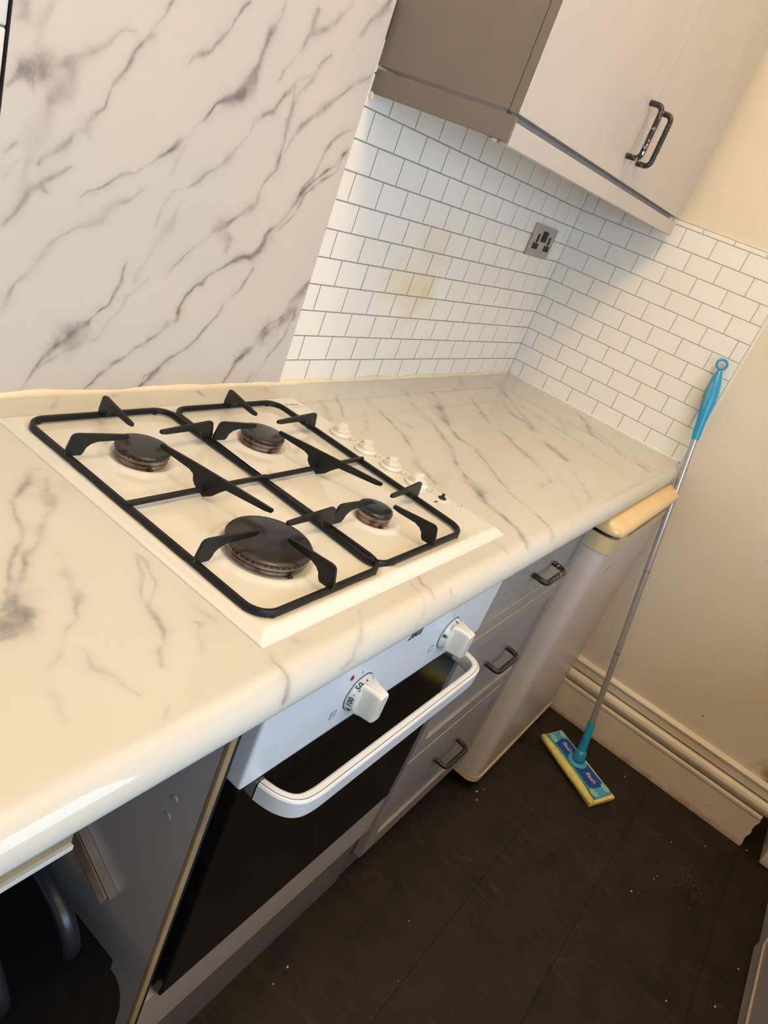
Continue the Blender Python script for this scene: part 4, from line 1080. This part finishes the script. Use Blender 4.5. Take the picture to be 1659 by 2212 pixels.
seg('handle_grip', 0, 0, 0, M_blue, extra=[(.985, .0100), (1.00, .0112), (1.03, .0120), (1.06, .0150), (1.09, .0185), (1.115, .0185), (1.145, .0150), (1.165, .0100), (1.175, .0075)])
# rubber inlay on the wall-left side of the grip
side = Vector((-.75, .55, 0)); side = (side-dn*side.dot(dn)).normalized()
bm = bmesh.new(); add_tube(bm, [A+dn*t+side*s for t, s in ((1.055, .0075), (1.075, .0095), (1.10, .0105), (1.13, .0085), (1.160, .0045), (1.172, .0030))], [.004, .0095, .0120, .0105, .0070, .0050], 12)
bm_obj('rubber_inlay', bm, M_blueg, mop, smooth=True)
# hanging loop
bm = bmesh.new(); cc = A+dn*1.192; e1 = dn; e2 = (Vector((.25, -1, 0))-dn*Vector((.25, -1, 0)).dot(dn)).normalized(); n3 = e1.cross(e2)
rings = []
for i in range(24):
    a = 2*PI*i/24; rd = e1*math.cos(a)+e2*math.sin(a)
    rings.append([bm.verts.new(cc+rd*(.0128+.0035*math.cos(b))+n3*.0045*math.sin(b)) for b in [2*PI*j/8 for j in range(8)]])
for i in range(24):
    for j in range(8): bm.faces.new((rings[i][j], rings[i][(j+1) % 8], rings[(i+1) % 24][(j+1) % 8], rings[(i+1) % 24][j]))
bm_obj('hanging_loop', bm, M_blue, mop, smooth=True)
# head: corners measured on the floor
hc = [(-.200, -.672), (-.108, -.707), (-.225, -.937), (-.325, -.893)]
def H(u, v, z):   # u along width (0 left-long side .. 1), v along length (0 top .. 1)
    a = Vector(hc[0]).lerp(Vector(hc[1]), u); b = Vector(hc[3]).lerp(Vector(hc[2]), u); p = a.lerp(b, v); return Vector((p.x, p.y, z))
def slab(name, poly, z0, z1, mat, parent=mop, bev=.0015):
    bm = bmesh.new(); add_prism(bm, poly, lambda u, v, d: H(u, v, d), z0, z1)
    if bev: 
        try: bmesh.ops.bevel(bm, geom=bm.edges[:], offset=bev, segments=2, affect='EDGES')
        except Exception: pass
    return bm_obj(name, bm, mat, parent, smooth=True, angle=45)
def bulge(n=14):
    left = [(.20+.055*math.sin(PI*k/n)*1.6, k/n) for k in range(n+1)]
    return left
slab('cleaning_cloth', [(0, 0), (1, 0), (1, 1), (0, 1)], 0.001, .014, M_cloth)
bm = bmesh.new()
add_tube(bm, [H(.055, v, .014) for v in np.linspace(.01, .99, 14)], [.0075+.004*math.sin(PI*v) for v in np.linspace(.01, .99, 14)], 10, ry=1.2)
bm_obj('cloth_roll', bm, M_cloth, mop, smooth=True)
lb = [(.19, .025)] + [(.21+.075*math.sin(PI*v), v) for v in np.linspace(.05, .95, 13)] + [(.17, .965), (.93, .955)] + [(.925-.055*math.sin(PI*v), v) for v in np.linspace(.93, .07, 12)] + [(.90, .02)]
slab('head_plate', lb, .0135, .0200, M_lblue, bev=.001)
db = [(.27, .165)] + [(.24+.075*math.sin(PI*v), v) for v in np.linspace(.22, .78, 11)] + [(.33, .845), (.80, .850)] + [(.88-.05*math.sin(PI*v), v) for v in np.linspace(.78, .22, 11)] + [(.80, .12)]
slab('blue_centre_panel', db, .0200, .0212, M_blue2, bev=0)
for (u, v) in ((.33, .105), (.78, .090), (.30, .895), (.80, .880)):
    poly = [(u+.105*math.cos(a), v+.062*math.sin(a)) for a in [2*PI*k/18 for k in range(18)]]
    q = slab('cloth_clip', poly, .0200, .0222, M_pale, bev=0)
for (v) in (.27, .72):
    p = H(.58, v, .0218); q = H(.58, v+.1, .0218)
    text_obj('printed_logo', 'flash', .023, M_label, frame(p, q-p, H(.9, v, .0218)-p), mop, bold=.0002)
pc = Vector((-.206, -.798, 0))
bm = bmesh.new(); add_lathe(bm, [(.030, .0200), (.030, .0235), (.026, .0260), (.012, .0265)], pc, 30, cap_start=True, cap_end=True)
bm_obj('swivel_base', bm, M_lblue, mop, smooth=True, angle=40)
bm = bmesh.new(); add_tube(bm, [pc+Vector((-.0, 0, .026)), pc+Vector((0, 0, .034)), A+dn*.012, A+dn*.03], [.016, .0185, .018, .0145], 16)
bm_obj('swivel_joint', bm, M_blue, mop, smooth=True)

# ------------------------------------------------------------------ chair tucked under the worktop
ch = thing('padded_chair', 'black padded chair tucked under the worktop left of the oven', 'chair', (-1.97, -.35, 0))
bm = bmesh.new(); add_prism(bm, [(x-1.963, y-.37) for x, y in rrect(.46, .49, .06, 8)], lambda u, v, d: Vector((u, v, d)), .385, .455)
bmesh.ops.bevel(bm, geom=[e for e in bm.edges if abs(e.verts[0].co.z-e.verts[1].co.z) < 1e-5], offset=.016, segments=3, affect='EDGES')
bm_obj('seat', bm, M_blackfab, ch, smooth=True, angle=50)
def arm(x, pts, r):
    pts = [Vector((x, a, b)) for a, b in pts]; out = []
    for i in range(len(pts)-1):
        p0 = pts[max(i-1, 0)]; p1 = pts[i]; p2 = pts[i+1]; p3 = pts[min(i+2, len(pts)-1)]
        for k in range(5):
            t = k/5; out.append(.5*((2*p1)+(p2-p0)*t+(2*p0-5*p1+4*p2-p3)*t*t+(3*p1-3*p2+p3-p0)*t**3))
    out.append(pts[-1])
    n = len(out); bm = bmesh.new(); add_tube(bm, out, [r*(.45 if i in (0, n-1) else .85 if i in (1, n-2) else 1) for i in range(n)], 14, ry=1.25)
    o = bm_obj('armrest', bm, M_blackpl, ch, smooth=True)
    bm = bmesh.new(); add_tube(bm, [(x, -.30, pts[1].z-.01), (x, -.30, .42), (x-.06, -.30, .40)], .011, 10); bm_obj('arm_support', bm, M_black, ch, smooth=True)
arm(-1.785, [(-.20, .560), (-.36, .575), (-.43, .572), (-.478, .560), (-.512, .545), (-.533, .520), (-.536, .500)], .0088)
arm(-1.862, [(-.20, .560), (-.36, .572), (-.44, .560), (-.500, .540), (-.532, .510), (-.538, .490)], .0088)
bm = bmesh.new(); add_tube(bm, [(-1.975, -.35, .06), (-1.975, -.35, .39)], .022, 14); bm_obj('gas_column', bm, M_black, ch, smooth=True)
for k in range(5):
    a = 2*PI*k/5+.3; bm = bmesh.new(); add_tube(bm, [(-1.975, -.35, .085), (-1.975+.24*math.cos(a), -.35+.22*math.sin(a), .062)], [.020, .012], 10)
    l_ = bm_obj('base_leg', bm, M_black, ch, smooth=True)
    bm = bmesh.new(); cx, cy = -1.975+.24*math.cos(a), -.35+.22*math.sin(a)
    add_tube(bm, [(cx-.012, cy, .026), (cx+.012, cy, .026)], .0255, 14); bm_obj('castor', bm, M_black, l_, smooth=True, )

# ------------------------------------------------------------------ opposite base cabinet (its foot shows at the right edge)
oc = thing('base_cabinet', 'grey base cabinet along the window side, seen at the lower right edge', 'cabinet', (-1.4, -1.7, 0))
box('plinth', (-2.9, -.150, -1.95, -1.388, 0, .13), M_greyd, oc, bev=.003)
box('carcass', (-2.9, -.155, -1.95, -1.400, .131, .862), M_grey, oc, bev=.002)
for k in range(5):
    x1 = -.360-k*.50; pnl = box('door_panel', (x1-.495, x1, -1.401, -1.3780, .004, .835), M_greyd, oc, bev=.002)
    bm = bmesh.new(); add_tube(bm, [(x1-.03, -1.3785, .70), (x1-.035, -1.3785, .085), (x1-.045, -1.3785, .062), (x1-.45, -1.3785, .052)], .0042, 8)
    q = bm_obj('pale_bead', bm, M_paleedge, pnl, smooth=True); q['label'] = 'pale bead'
ow = box('worktop', (-2.95, -.135, -1.985, -1.365, .863, .90), M_greyl, bev=.008)
tag(ow, 'worktop on the window side behind the camera', 'worktop')

# ------------------------------------------------------------------ crumbs
bm = bmesh.new()
pts = [(-.375, -1.120, .004), (-.394, -1.115, .004), (-.491, -1.080, .006), (-.215, -1.118, .004), (-.705, -1.233, .005), (-.618, -1.329, .006), (-.018, -1.305, .006), (-.464, -1.357, .005),
       (-1.027, -.724, .003), (-1.296, -.613, .005), (-1.338, -.616, .004), (-.60, -.66, .005), (-.575, -.645, .007), (-.55, -.655, .004), (-.09, -.93, .005), (-.13, -1.20, .004)]
for k in range(46): pts.append((random.gauss(-.30, .05), random.gauss(-1.20, .025), random.uniform(.0010, .0022)))
for k in range(26): pts.append((random.uniform(-1.3, -.05), random.uniform(-1.34, -.68), random.uniform(.0010, .0025)))
for x, y, s in pts:
    r = bmesh.ops.create_icosphere(bm, subdivisions=1, radius=s*.5)
    ang = random.uniform(0, PI)
    for v in r['verts']:
        c = v.co; u = c.x*math.cos(ang)-c.y*math.sin(ang); q = c.x*math.sin(ang)+c.y*math.cos(ang)
        v.co = Vector((x+u*1.5, y+q*.8, .0002+s*.3+c.z*.5))
o = bm_obj('crumbs', bm, M_crumb); tag(o, 'pale crumbs and grit scattered over the dark floor', 'crumbs', kind='stuff')
